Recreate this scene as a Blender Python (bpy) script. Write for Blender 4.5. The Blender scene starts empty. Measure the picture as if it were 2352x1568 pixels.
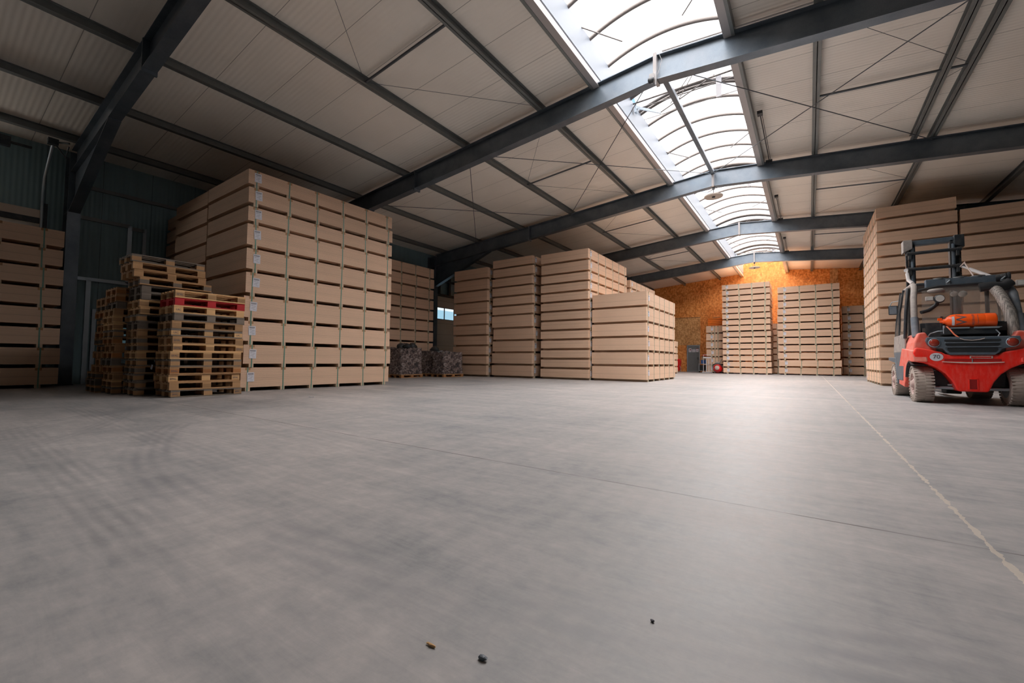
import bpy, math, random
from mathutils import Vector, Matrix
PI = math.pi
sc = bpy.context.scene
col = sc.collection

# ---------------------------------------------------------------- camera
FPX, CYAW, CPIT, CROLL, CAMZ = 975.5, math.radians(34.99), math.radians(2.575), math.radians(.527), .75
def cam_axes():
    cy, sy, cp, sp = math.cos(CYAW), math.sin(CYAW), math.cos(CPIT), math.sin(CPIT)
    f = Vector((-sy*cp, cy*cp, sp)); r = Vector((cy, sy, 0)); u = r.cross(f)
    c, s = math.cos(CROLL), math.sin(CROLL)
    return c*r+s*u, -s*r+c*u, f
_r, _u, _f = cam_axes()
cam = bpy.data.cameras.new('camera'); camo = bpy.data.objects.new('camera', cam); col.objects.link(camo)
cam.sensor_width = 36; cam.lens = 36*FPX/2352; cam.clip_start = .05; cam.clip_end = 300
m = Matrix((( _r.x, _u.x, -_f.x, 0), (_r.y, _u.y, -_f.y, 0), (_r.z, _u.z, -_f.z, CAMZ), (0, 0, 0, 1)))
camo.matrix_world = m
sc.camera = camo

# ---------------------------------------------------------------- view and world
sc.view_settings.view_transform = 'Standard'; sc.view_settings.look = 'None'
sc.view_settings.exposure = 0.72; sc.view_settings.gamma = 1; sc.view_settings.use_curve_mapping = False
SKYLIGHT = 10.5          # radiance of the daylit skylight glazing
GLOW_STRIP = 3.0              # strength of the glowing strip added high on the left wall
w = bpy.data.worlds.new('sky'); sc.world = w; w.use_nodes = True
bg = w.node_tree.nodes['Background']; bg.inputs[0].default_value = (.30, .52, .95, 1); bg.inputs[1].default_value = 1.0
sc.cycles.use_light_tree = False; sc.cycles.caustics_reflective = False; sc.cycles.caustics_refractive = False
sc.cycles.use_adaptive_sampling = True; sc.cycles.adaptive_threshold = .09; sc.cycles.adaptive_min_samples = 18
sc.cycles.max_bounces = 7; sc.cycles.diffuse_bounces = 4; sc.cycles.glossy_bounces = 3
sc.cycles.sample_clamp_indirect = 6; sc.cycles.sample_clamp_direct = .72; sc.cycles.use_denoising = True

# ---------------------------------------------------------------- materials
def new_mat(name):
    m = bpy.data.materials.new(name); m.use_nodes = True
    nt = m.node_tree; b = nt.nodes['Principled BSDF']
    return m, nt, b
def N(nt, t, **kw):
    n = nt.nodes.new(t)
    for k, v in kw.items(): setattr(n, k, v)
    return n
def L(nt, a, b): nt.links.new(a, b)
def ramp(nt, fac, stops):
    r = N(nt, 'ShaderNodeValToRGB'); el = r.color_ramp.elements
    while len(el) < len(stops): el.new(.5)
    for e, (p, c) in zip(el, stops):
        e.position = p; e.color = (*c, 1) if len(c) == 3 else c
    L(nt, fac, r.inputs[0]); return r.outputs[0]
def mathn(nt, op, a, b=None, c=None, clamp=False):
    n = N(nt, 'ShaderNodeMath', operation=op); n.use_clamp = clamp
    for i, v in enumerate((a, b, c)):
        if v is None: continue
        if isinstance(v, (int, float)): n.inputs[i].default_value = v
        else: L(nt, v, n.inputs[i])
    return n.outputs[0]
def mixc(nt, fac, a, b, mode='MIX'):
    n = N(nt, 'ShaderNodeMix', data_type='RGBA', blend_type=mode)
    for i, v in ((0, fac), (6, a), (7, b)):
        if isinstance(v, (int, float)): n.inputs[i].default_value = v
        elif isinstance(v, tuple): n.inputs[i].default_value = (*v, 1) if len(v) == 3 else v
        else: L(nt, v, n.inputs[i])
    return n.outputs[2]
def noise(nt, vec, scale, detail=3, rough=.5, dist=0):
    n = N(nt, 'ShaderNodeTexNoise'); n.inputs['Scale'].default_value = scale; n.inputs['Detail'].default_value = detail
    n.inputs['Roughness'].default_value = rough; n.inputs['Distortion'].default_value = dist
    if vec is not None: L(nt, vec, n.inputs['Vector'])
    return n.outputs[0]
def coords(nt, kind='Object', scale=(1, 1, 1), rot=(0, 0, 0)):
    tc = N(nt, 'ShaderNodeTexCoord'); mp = N(nt, 'ShaderNodeMapping')
    mp.inputs['Scale'].default_value = scale; mp.inputs['Rotation'].default_value = rot
    if kind == 'World':
        g = N(nt, 'ShaderNodeNewGeometry'); L(nt, g.outputs['Position'], mp.inputs[0])
    else: L(nt, tc.outputs[kind], mp.inputs[0])
    return mp.outputs[0]
def bump(nt, b, h, strength=.3, dist=.01):
    n = N(nt, 'ShaderNodeBump'); n.inputs['Strength'].default_value = strength; n.inputs['Distance'].default_value = dist
    L(nt, h, n.inputs['Height']); L(nt, n.outputs[0], b.inputs['Normal'])
def plain(name, c, rough=.5, metal=0, var=.08, scale=6, spec=None, objvar=0):
    m, nt, b = new_mat(name)
    v = coords(nt)
    n = noise(nt, v, scale, 4)
    f = mathn(nt, 'MULTIPLY_ADD', n, 2*var, 1-var)
    if objvar:
        oi = N(nt, 'ShaderNodeObjectInfo')
        f = mathn(nt, 'MULTIPLY', f, mathn(nt, 'MULTIPLY_ADD', oi.outputs['Random'], 2*objvar, 1-objvar))
    hsv = N(nt, 'ShaderNodeHueSaturation'); hsv.inputs['Color'].default_value = (*c, 1); L(nt, f, hsv.inputs['Value'])
    L(nt, hsv.outputs[0], b.inputs['Base Color'])
    b.inputs['Roughness'].default_value = rough; b.inputs['Metallic'].default_value = metal
    return m
def dusty(name, c, dust, amt=.5, rough=.6, metal=0, streak=False):
    m, nt, b = new_mat(name)
    v = coords(nt, scale=(1, 1, .25) if streak else (1, 1, 1))
    n = noise(nt, v, 22 if streak else 7, 5, .65)
    g = N(nt, 'ShaderNodeNewGeometry'); sx = N(nt, 'ShaderNodeSeparateXYZ'); L(nt, g.outputs['Normal'], sx.inputs[0])
    up = mathn(nt, 'MAXIMUM', sx.outputs[2], 0)
    f = mathn(nt, 'ADD', mathn(nt, 'MULTIPLY', mathn(nt, 'SUBTRACT', n, .5-.25*amt), 2.2*amt), mathn(nt, 'MULTIPLY', up, .7*amt), clamp=True)
    L(nt, mixc(nt, f, c, dust), b.inputs['Base Color'])
    b.inputs['Roughness'].default_value = rough; b.inputs['Metallic'].default_value = metal
    return m

M = {}
# raw chipboard bundles: speckled, with the thin dark lines between boards
def board_mat(name, c, pitch, line, mid):
    m, nt, b = new_mat(name)
    v = coords(nt); sx = N(nt, 'ShaderNodeSeparateXYZ'); L(nt, v, sx.inputs[0])
    oi = N(nt, 'ShaderNodeObjectInfo')
    sp = noise(nt, v, 130, 3, .7)
    big = noise(nt, v, 1.2, 2)
    fr = mathn(nt, 'FRACT', mathn(nt, 'DIVIDE', mathn(nt, 'ADD', sx.outputs[2], 5.0), pitch))
    ln = mathn(nt, 'LESS_THAN', fr, .14)
    br = noise(nt, coords(nt, scale=(1.5, 1.5, 60)), 1.0, 2)
    ln = mathn(nt, 'MULTIPLY', ln, mathn(nt, 'MULTIPLY', br, line*2))
    # per-board tone
    bo = N(nt, 'ShaderNodeTexWhiteNoise', noise_dimensions='1D')
    L(nt, mathn(nt, 'FLOOR', mathn(nt, 'DIVIDE', mathn(nt, 'ADD', sx.outputs[2], 5.0), pitch)), bo.inputs['W'])
    ml = mathn(nt, 'LESS_THAN', mathn(nt, 'ABSOLUTE', mathn(nt, 'SUBTRACT', sx.outputs[2], mid)), .0035)
    val = mathn(nt, 'ADD', mathn(nt, 'MULTIPLY_ADD', sp, .5, .70), mathn(nt, 'MULTIPLY_ADD', big, .16, -.04))
    val = mathn(nt, 'MULTIPLY', val, mathn(nt, 'MULTIPLY_ADD', bo.outputs[0], .07, .955))
    val = mathn(nt, 'MULTIPLY', val, mathn(nt, 'SUBTRACT', 1, mathn(nt, 'MAXIMUM', ln, mathn(nt, 'MULTIPLY', ml, .38))))
    val = mathn(nt, 'MULTIPLY', val, mathn(nt, 'MULTIPLY_ADD', oi.outputs['Random'], .14, .93))
    hsv = N(nt, 'ShaderNodeHueSaturation'); hsv.inputs['Color'].default_value = (*c, 1); L(nt, val, hsv.inputs['Value'])
    L(nt, hsv.outputs[0], b.inputs['Base Color']); b.inputs['Roughness'].default_value = .75
    return m
BC = (.70, .475, .33)
M['board_fine'] = board_mat('chipboard fine layers', BC, .019, .5, .30)
M['board'] = board_mat('chipboard', BC, .025, .12, .27)
M['bearer'] = plain('pressed chip bearer', (.58, .43, .30), .8, var=.22, scale=60, objvar=.08)
M['protector'] = plain('kraft edge protector', (.40, .22, .11), .7, objvar=.1)
M['strap'] = plain('green polyester strap', (.13, .26, .20), .35, var=.15, scale=20)
M['paper'] = plain('label paper', (.72, .72, .78), .6, var=.03)
M['ink'] = plain('label ink', (.10, .10, .12), .6)
M['ink_soft'] = plain('faint print', (.42, .42, .46), .6)

def steel_mat():
    m, nt, b = new_mat('grey painted structural steel')
    n = noise(nt, coords(nt, 'World', (1, 1, 1)), 2.2, 5, .6)
    n2 = noise(nt, coords(nt, 'World', (1, 1, 1)), 60, 2)
    f = mathn(nt, 'ADD', n, mathn(nt, 'MULTIPLY', n2, .25))
    L(nt, ramp(nt, f, [(.3, (.07, .098, .125)), (.85, (.165, .185, .21))]), b.inputs['Base Color'])
    b.inputs['Roughness'].default_value = .34; b.inputs['Metallic'].default_value = .5
    return m
M['steel'] = steel_mat()
M['purlin'] = plain('galvanised purlin', (.20, .21, .205), .5, .45, var=.12, scale=9)
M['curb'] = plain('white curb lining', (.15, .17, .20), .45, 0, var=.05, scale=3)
M['curb_rail'] = plain('pale curb rail', (.42, .39, .38), .4, .2, var=.05)
M['rod'] = plain('galvanised rod', (.12, .13, .14), .45, .5)
M['bar'] = plain('glazing bar', (.055, .045, .04), .5, 0)
M['galv'] = plain('bright galvanised metal', (.42, .48, .53), .35, .6)
M['dark'] = plain('black plastic', (.02, .022, .025), .5)
M['white_plastic'] = plain('white plastic', (.62, .60, .60), .4)

def glazing_mat():
    m, nt, b = new_mat('daylit opal glazing')
    b.inputs['Base Color'].default_value = (.8, .8, .8, 1); b.inputs['Roughness'].default_value = .5
    b.inputs['Emission Color'].default_value = (1.0, .965, .955, 1); b.inputs['Emission Strength'].default_value = SKYLIGHT
    return m
M['glazing'] = glazing_mat()
def emit_mat(name, c, s):
    m, nt, b = new_mat(name); b.inputs['Base Color'].default_value = (.3, .35, .4, 1)
    b.inputs['Emission Color'].default_value = (*c, 1); b.inputs['Emission Strength'].default_value = s; b.inputs['Roughness'].default_value = .2
    return m
M['pane'] = emit_mat('daylit window pane', (.35, .62, .78), .62)
M['pane_top'] = emit_mat('daylit window pane bright band', (.85, .93, .96), .62)
M['glow_strip'] = emit_mat('added strip glow', (1, .96, .92), GLOW_STRIP)  # glow for the added strip on the left wall, not for a gate

def sheet_mat(name, c, axis, rib, ribs, rough=.42, seam=1.0, metal=0.1, bumpd=.004):
    """profiled sheet: fine ribs across `axis` (0 x, 1 y of the world) and a thin dark seam each `seam` metres"""
    m, nt, b = new_mat(name)
    v = coords(nt, 'World'); sx = N(nt, 'ShaderNodeSeparateXYZ'); L(nt, v, sx.inputs[0]); a = sx.outputs[axis]
    s = mathn(nt, 'FRACT', mathn(nt, 'DIVIDE', mathn(nt, 'ADD', a, 100.35), seam))
    se = mathn(nt, 'LESS_THAN', s, .013/seam)
    n = noise(nt, v, .8, 3)
    base = ramp(nt, n, [(.25, tuple(x*.93 for x in c)), (.8, tuple(min(1, x*1.06) for x in c))])
    L(nt, mixc(nt, mathn(nt, 'MULTIPLY', se, .75), base, tuple(x*.25 for x in c)), b.inputs['Base Color'])
    b.inputs['Roughness'].default_value = rough; b.inputs['Metallic'].default_value = metal
    wv = mathn(nt, 'SINE', mathn(nt, 'MULTIPLY', a, 2*PI/rib))
    bump(nt, b, wv, ribs, bumpd)
    return m
M['roof'] = sheet_mat('roof sandwich panel', (.84, .785, .705), 1, .1, .5)
M['wallsheet'] = sheet_mat('wall sandwich panel', (.20, .30, .33), 1, .1, .8, seam=1.1)
M['doorsheet'] = sheet_mat('gate panel', (.62, .62, .58), 2, .5, .2, seam=.61)

def floor_mat():
    m, nt, b = new_mat('dusty power-floated concrete')
    v = coords(nt, 'World'); sx = N(nt, 'ShaderNodeSeparateXYZ'); L(nt, v, sx.inputs[0]); X, Y = sx.outputs[0], sx.outputs[1]
    n1 = noise(nt, v, .35, 5, .6, .4)
    n2 = noise(nt, coords(nt, 'World', (.6, 2.6, 1), (0, 0, .9)), .9, 6, .65, .3)
    n3 = noise(nt, v, 9, 6, .7)
    n4 = noise(nt, coords(nt, 'World', (3.2, .35, 1), (0, 0, .35)), 1.6, 5, .6, .2)
    n5 = noise(nt, coords(nt, 'World', (1.2, 9, 1), (0, 0, -.5)), 2.2, 6, .75, .6)
    f = mathn(nt, 'MULTIPLY_ADD', n1, .28, mathn(nt, 'MULTIPLY_ADD', n2, .26, mathn(nt, 'MULTIPLY_ADD', n3, .20, mathn(nt, 'MULTIPLY_ADD', n4, .12, mathn(nt, 'MULTIPLY', n5, .14)))))
    c = ramp(nt, f, [(.40, (.185, .19, .20)), (.47, (.30, .293, .29)), (.54, (.405, .38, .37)), (.63, (.56, .515, .49))])
    # tyre marks: rings of rubber with cross lugs
    wnz = mathn(nt, 'MULTIPLY', mathn(nt, 'SUBTRACT', noise(nt, v, 1.1, 2), .36), 3.5, clamp=True)
    def ring(cx, cy, R, wd, lug, a0, strength, along=0):
        dx = mathn(nt, 'SUBTRACT', X, cx); dy = mathn(nt, 'SUBTRACT', Y, cy)
        d = mathn(nt, 'SQRT', mathn(nt, 'ADD', mathn(nt, 'MULTIPLY', dx, dx), mathn(nt, 'MULTIPLY', dy, dy)))
        k = mathn(nt, 'SUBTRACT', 1, mathn(nt, 'DIVIDE', mathn(nt, 'ABSOLUTE', mathn(nt, 'SUBTRACT', d, R)), wd), clamp=True)
        k = mathn(nt, 'MULTIPLY', k, 3.0, clamp=True)
        if along: st = mathn(nt, 'SINE', mathn(nt, 'MULTIPLY', d, 2*PI/lug))
        else: st = mathn(nt, 'SINE', mathn(nt, 'MULTIPLY', mathn(nt, 'ARCTAN2', dy, dx), 2*PI*R/lug))
        st = mathn(nt, 'MULTIPLY_ADD', st, .32, .62)
        wn = wnz
        return mathn(nt, 'MULTIPLY', mathn(nt, 'MULTIPLY', k, st), mathn(nt, 'MULTIPLY', wn, strength))
    marks = None
    for a in ((-2.5, 7.5, 7.9, .19, .09, 1.1, .75, 1), (-2.5, 7.5, 6.6, .19, .09, 1.3, .7, 1), (-9.5, -5.0, 7.0, .12, .08, .9, .4, 1),
              (6, 16, 6.0, .15, .12, 1.0, .32, 0), (6.2, 16, 7.3, .15, .12, 1.4, .32, 0), (-2, 18, 9.5, .17, .1, .8, .3, 1), (1.0, 15.5, 2.6, .13, .1, .9, .3, 1), (-14, 12, 13.5, .16, .08, 1.0, .35, 1)):
        q = ring(*a); marks = q if marks is None else mathn(nt, 'MAXIMUM', marks, q)
    c = mixc(nt, marks, c, (.20, .20, .21))
    def band(y0, sl, w_, xa, xb, lug, strength):
        dd = mathn(nt, 'SUBTRACT', mathn(nt, 'SUBTRACT', Y, mathn(nt, 'MULTIPLY', mathn(nt, 'SUBTRACT', X, xb), sl)), y0)
        wv = mathn(nt, 'SUBTRACT', w_, mathn(nt, 'ABSOLUTE', dd))
        k = mathn(nt, 'MULTIPLY', wv, 14, clamp=True)
        k = mathn(nt, 'MULTIPLY', k, mathn(nt, 'MULTIPLY', mathn(nt, 'SUBTRACT', X, xa), .8, clamp=True))
        k = mathn(nt, 'MULTIPLY', k, mathn(nt, 'MULTIPLY', mathn(nt, 'SUBTRACT', xb, X), 1.2, clamp=True))
        st = mathn(nt, 'MULTIPLY_ADD', mathn(nt, 'SINE', mathn(nt, 'MULTIPLY', dd, 2*PI/lug)), .45, .5, clamp=True)
        return mathn(nt, 'MULTIPLY', mathn(nt, 'MULTIPLY', k, st), mathn(nt, 'MULTIPLY', wnb, strength))
    wnb = mathn(nt, 'MULTIPLY', mathn(nt, 'SUBTRACT', noise(nt, v, 1.7, 3, .6), .34), 3.6, clamp=True)
    for a_ in ((.58, -.02, .19, -7.5, -1.7, .062, .42), (1.30, -.03, .21, -10.5, -2.2, .07, .40), (1.75, .03, .13, -9.0, -3.2, .05, .30), (.72, .05, .16, -2.0, -.3, .06, .25), (2.1, -.12, .2, -6.5, -2.0, .09, .22)):
        c = mixc(nt, band(*a_), c, (.17, .17, .175))
    # saw-cut joints: a dark one across the hall, a dusty pale one along it
    wob = noise(nt, v, 3, 2)
    jy = mathn(nt, 'LESS_THAN', mathn(nt, 'ABSOLUTE', mathn(nt, 'SUBTRACT', Y, 2.565)), .006)
    jy = mathn(nt, 'MULTIPLY', jy, mathn(nt, 'MULTIPLY', mathn(nt, 'SUBTRACT', wob, .18), 2.4, clamp=True))
    c = mixc(nt, jy, c, (.07, .062, .055))
    jx = mathn(nt, 'LESS_THAN', mathn(nt, 'ABSOLUTE', mathn(nt, 'SUBTRACT', X, .60)), mathn(nt, 'MULTIPLY', mathn(nt, 'SUBTRACT', noise(nt, v, 14, 3), .32), .05))
    c = mixc(nt, mathn(nt, 'MULTIPLY', jx, .75), c, (.74, .65, .55))
    # crumbs
    vo = N(nt, 'ShaderNodeTexVoronoi'); vo.inputs['Scale'].default_value = 3.3; L(nt, v, vo.inputs['Vector'])
    cr = mathn(nt, 'LESS_THAN', vo.outputs['Distance'], .018)
    c = mixc(nt, mathn(nt, 'MULTIPLY', cr, .6), c, (.52, .46, .41))
    L(nt, c, b.inputs['Base Color'])
    rg = mathn(nt, 'MULTIPLY_ADD', f, .45, .29, clamp=True)
    L(nt, rg, b.inputs['Roughness'])
    b.inputs['Specular IOR Level'].default_value = .48
    bump(nt, b, n3, .06, .004)
    return m
M['floor'] = floor_mat()

def osb_mat(name, c0, c1, c2):
    m, nt, b = new_mat(name)
    col_ = None
    v = coords(nt, 'World')
    vo = N(nt, 'ShaderNodeTexVoronoi'); vo.inputs['Scale'].default_value = 1
    L(nt, coords(nt, 'World', (15, 15, 7), (0, .5, 0)), vo.inputs['Vector'])
    vo2 = N(nt, 'ShaderNodeTexVoronoi'); vo2.inputs['Scale'].default_value = 1
    L(nt, coords(nt, 'World', (9, 9, 22), (0, -.6, 0)), vo2.inputs['Vector'])
    s1 = N(nt, 'ShaderNodeSeparateColor'); L(nt, vo.outputs['Color'], s1.inputs[0])
    s2 = N(nt, 'ShaderNodeSeparateColor'); L(nt, vo2.outputs['Color'], s2.inputs[0])
    f = mathn(nt, 'MULTIPLY_ADD', s1.outputs[0], .4, mathn(nt, 'MULTIPLY_ADD', s2.outputs[0], .35, mathn(nt, 'MULTIPLY', noise(nt, v, 1.0, 3), .35)))
    L(nt, ramp(nt, f, [(.2, c0), (.52, c1), (.85, c2)]), b.inputs['Base Color'])
    b.inputs['Roughness'].default_value = .65
    return m
M['osb'] = osb_mat('oriented strand board', (.44, .13, .02), (.72, .25, .045), (.92, .44, .14))
M['osb_pale'] = osb_mat('paler oriented strand board', (.38, .17, .05), (.60, .30, .10), (.80, .48, .22))

def wood(name, c, var=.2):
    m, nt, b = new_mat(name)
    oi = N(nt, 'ShaderNodeObjectInfo')
    n = noise(nt, coords(nt, scale=(14, 2, 30)), 3, 5, .7)
    v = mathn(nt, 'MULTIPLY', mathn(nt, 'MULTIPLY_ADD', n, .8, .6), mathn(nt, 'MULTIPLY_ADD', oi.outputs['Random'], 2*var, 1-var))
    hsv = N(nt, 'ShaderNodeHueSaturation'); hsv.inputs['Color'].default_value = (*c, 1); L(nt, v, hsv.inputs['Value'])
    L(nt, hsv.outputs[0], b.inputs['Base Color']); b.inputs['Roughness'].default_value = .8
    return m
M['wood_new'] = wood('fresh pallet wood', (.62, .37, .17)); M['wood_mid'] = wood('used pallet wood', (.40, .225, .105))
M['wood_old'] = wood('weathered pallet wood', (.18, .145, .115)); M['wood_orange'] = wood('orange pallet block wood', (.38, .16, .055))
M['wood_red'] = wood('red painted pallet wood', (.48, .02, .025), .1)

M['red'] = dusty('dusty red truck paint', (.95, .018, .008), (.80, .36, .28), .27, .4, streak=True)
M['red_faded'] = dusty('dust covered red paint', (.80, .09, .05), (.72, .44, .37), .6, .6)
M['truck_grey'] = dusty('dusty blue grey plastic', (.075, .105, .135), (.30, .28, .27), .30, .5)
M['truck_dark'] = dusty('dusty black steel', (.018, .024, .03), (.20, .17, .14), .28, .5)
M['truck_pale'] = dusty('dusty pale cab paint', (.22, .20, .19), (.50, .44, .40), .7, .6)
M['pillar_grey'] = dusty('dusty grey pillar', (.13, .16, .20), (.40, .38, .36), .45, .55)
M['tyre'] = dusty('dust covered tyre rubber', (.34, .28, .24), (.52, .45, .40), .6, .85)
M['rim'] = dusty('dusty pink rim', (.45, .30, .27), (.60, .48, .44), .6, .7)
M['seam_dust'] = plain('pale dust', (.62, .50, .45), .8)
M['lens_red'] = plain('dark red lamp lens', (.30, .035, .02), .2, var=.3, scale=30)
M['lamp_glass'] = plain('clear lamp glass', (.55, .55, .52), .15)
M['orange_gas'] = plain('orange gas cylinder paint', (1.0, .11, .008), .3, var=.03)
M['hose_orange'] = plain('orange hose', (.80, .20, .10), .5)
M['blue_box'] = plain('blue plastic', (.02, .12, .42), .4); M['card'] = plain('cardboard', (.55, .36, .2), .8)
M['door_grey'] = plain('grey door paint', (.17, .185, .19), .5, 0, var=.15, scale=5)
M['red_plain'] = plain('bright red', (.78, .012, .01), .4); M['orange_board'] = plain('orange coated panel', (.98, .24, .02), .4, var=.1, objvar=.25)
M['lamp_cream'] = plain('cream lamp shade', (.50, .42, .36), .4)
def cabglass():
    m, nt, b = new_mat('dusty cab glass')
    tr = N(nt, 'ShaderNodeBsdfTransparent'); mx = N(nt, 'ShaderNodeMixShader'); out = nt.nodes['Material Output']
    n = noise(nt, coords(nt), 5, 4)
    L(nt, mathn(nt, 'MULTIPLY_ADD', n, .35, .10), mx.inputs[0]); L(nt, tr.outputs[0], mx.inputs[1]); L(nt, b.outputs[0], mx.inputs[2]); L(nt, mx.outputs[0], out.inputs[0])
    tr.inputs[0].default_value = (.82, .80, .78, 1); b.inputs['Base Color'].default_value = (.42, .37, .33, 1); b.inputs['Roughness'].default_value = .4
    return m
M['cabglass'] = cabglass()
def guard_mat():
    m, nt, b = new_mat('perforated steel guard')
    vo = N(nt, 'ShaderNodeTexVoronoi'); vo.inputs['Scale'].default_value = 55; vo.inputs['Randomness'].default_value = .15; L(nt, coords(nt), vo.inputs['Vector'])
    L(nt, mixc(nt, mathn(nt, 'LESS_THAN', vo.outputs['Distance'], .36), (.50, .46, .42), (.03, .03, .03)), b.inputs['Base Color']); b.inputs['Roughness'].default_value = .5; b.inputs['Metallic'].default_value = .3
    return m
M['guard'] = guard_mat()
def wrap_mat():
    m, nt, b = new_mat('cartons under stretch film')
    v = coords(nt); br = N(nt, 'ShaderNodeTexBrick'); L(nt, coords(nt, scale=(1, 1, 1), rot=(PI/2, 0, 0)), br.inputs['Vector'])
    n = noise(nt, coords(nt, scale=(1, 1, 1.6)), 5.5, 5, .62, 1.2); n2 = noise(nt, coords(nt, scale=(1, 1, 3)), 26, 4, .7, 1.5)
    c = ramp(nt, n, [(.36, (.05, .055, .065)), (.46, (.17, .13, .125)), (.56, (.38, .29, .27)), (.68, (.70, .64, .62))])
    L(nt, c, b.inputs['Base Color']); b.inputs['Roughness'].default_value = .18
    b.inputs['Coat Weight'].default_value = .6; b.inputs['Coat Roughness'].default_value = .12
    bump(nt, b, n2, .9, .05)
    return m
M['wrap'] = wrap_mat()

# ---------------------------------------------------------------- mesh helpers
class MB:
    def __init__(s): s.v = []; s.f = []; s.smooth = []
    def add(s, v, f, smooth=False):
        o = len(s.v); s.v += [tuple(p) for p in v]; s.f += [tuple(i+o for i in q) for q in f]; s.smooth += [smooth]*len(f); return s
    def box(s, x0, x1, y0, y1, z0, z1):
        return s.add([(x0,y0,z0),(x1,y0,z0),(x1,y1,z0),(x0,y1,z0),(x0,y0,z1),(x1,y0,z1),(x1,y1,z1),(x0,y1,z1)],
                     [(0,3,2,1),(4,5,6,7),(0,1,5,4),(1,2,6,5),(2,3,7,6),(3,0,4,7)])
    def hexa(s, p):  # 8 points, bottom ring then top ring
        return s.add(p, [(0,3,2,1),(4,5,6,7),(0,1,5,4),(1,2,6,5),(2,3,7,6),(3,0,4,7)])
    def prism(s, poly, a0, a1, axis='y', cap=True, poly2=None):
        """poly of 2-D points (u,v); axis y: (x,z) pairs extruded in y; x: (y,z); z: (x,y)"""
        mk = {'y': lambda u, v, a: (u, a, v), 'x': lambda u, v, a: (a, u, v), 'z': lambda u, v, a: (u, v, a)}[axis]
        n = len(poly); q = poly2 or poly
        v = [mk(u, w_, a0) for u, w_ in poly]+[mk(u, w_, a1) for u, w_ in q]
        f = [(i, (i+1) % n, n+(i+1) % n, n+i) for i in range(n)]
        if cap: f += [tuple(range(n))[::-1], tuple(range(n, 2*n))]
        return s.add(v, f)
    def tube(s, pts, r, n=8, r2=None, cap=True):
        pts = [Vector(p) for p in pts]; m_ = len(pts); rings = []
        up = None
        for i, p in enumerate(pts):
            d = (pts[min(i+1, m_-1)]-pts[max(i-1, 0)]).normalized()
            if up is None:
                up = Vector((0, 0, 1)) if abs(d.z) < .9 else Vector((1, 0, 0))
            a = d.cross(up).normalized(); b_ = a.cross(d).normalized(); up = b_
            rr = r if r2 is None else r+(r2-r)*i/(m_-1)
            rings.append([p+rr*(math.cos(2*PI*k/n)*a+math.sin(2*PI*k/n)*b_) for k in range(n)])
        v = [q for R_ in rings for q in R_]
        f = [(i*n+k, i*n+(k+1) % n, (i+1)*n+(k+1) % n, (i+1)*n+k) for i in range(m_-1) for k in range(n)]
        s.add(v, f, True)
        if cap:
            s.add(rings[0], [tuple(range(n))]); s.add(rings[-1], [tuple(range(n))[::-1]])
        return s
    def lathe(s, prof, c, axis='x', n=32, a0=0, smooth=True):
        """prof: (t along axis, radius)"""
        v = []
        for t, r in prof:
            for k in range(n):
                a = 2*PI*k/n; p, q = r*math.cos(a), r*math.sin(a)
                v.append({'x': (c[0]+t, c[1]+p, c[2]+q), 'y': (c[0]+p, c[1]+t, c[2]+q), 'z': (c[0]+p, c[1]+q, c[2]+t)}[axis])
        f = [(i*n+k, i*n+(k+1) % n, (i+1)*n+(k+1) % n, (i+1)*n+k) for i in range(len(prof)-1) for k in range(n)]
        return s.add(v, f, smooth)
    def mesh(s, name, mat=None):
        me = bpy.data.meshes.new(name); me.from_pydata(s.v, [], s.f); me.polygons.foreach_set('use_smooth', s.smooth); me.update()
        import bmesh
        b = bmesh.new(); b.from_mesh(me); bmesh.ops.recalc_face_normals(b, faces=b.faces); b.to_mesh(me); b.free()
        if mat: me.materials.append(mat)
        return me
    def build(s, name, mat, parent=None, bevel=0, seg=2, loc=None):
        return obj(name, s.mesh(name, mat), parent, bevel, seg, loc)
def obj(name, me, parent=None, bevel=0, seg=2, loc=None):
    o = bpy.data.objects.new(name, me); col.objects.link(o)
    if parent: o.parent = parent
    if loc: o.location = loc
    if bevel:
        md = o.modifiers.new('bevel', 'BEVEL'); md.width = bevel; md.segments = seg; md.limit_method = 'ANGLE'; md.angle_limit = .6
        md.harden_normals = False
    return o
def tag(o, label=None, cat=None, group=None, kind=None):
    if label: o['label'] = label
    if cat: o['category'] = cat
    if group: o['group'] = group
    if kind: o['kind'] = kind
    return o
def thing(name, loc, label, cat, rz=0, group=None):
    o = bpy.data.objects.new(name, None); col.objects.link(o); o.location = loc; o.rotation_euler = (0, 0, rz); o.empty_display_size = .2
    return tag(o, label, cat, group)
def struct(o): o['kind'] = 'structure'; return o
ORD = ['lowest', 'second from the floor', 'third from the floor', 'fourth from the floor', 'fifth from the floor', 'sixth from the floor', 'seventh from the floor',
       'eighth from the floor', 'ninth from the floor', 'tenth from the floor', 'eleventh from the floor', 'twelfth from the floor', 'thirteenth from the floor',
       'fourteenth from the floor', 'fifteenth from the floor', 'sixteenth from the floor', 'seventeenth from the floor', 'eighteenth from the floor', 'nineteenth from the floor']
def ordn(i, n): return 'topmost' if i == n-1 else ORD[i]
rnd = random.Random(7)

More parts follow.
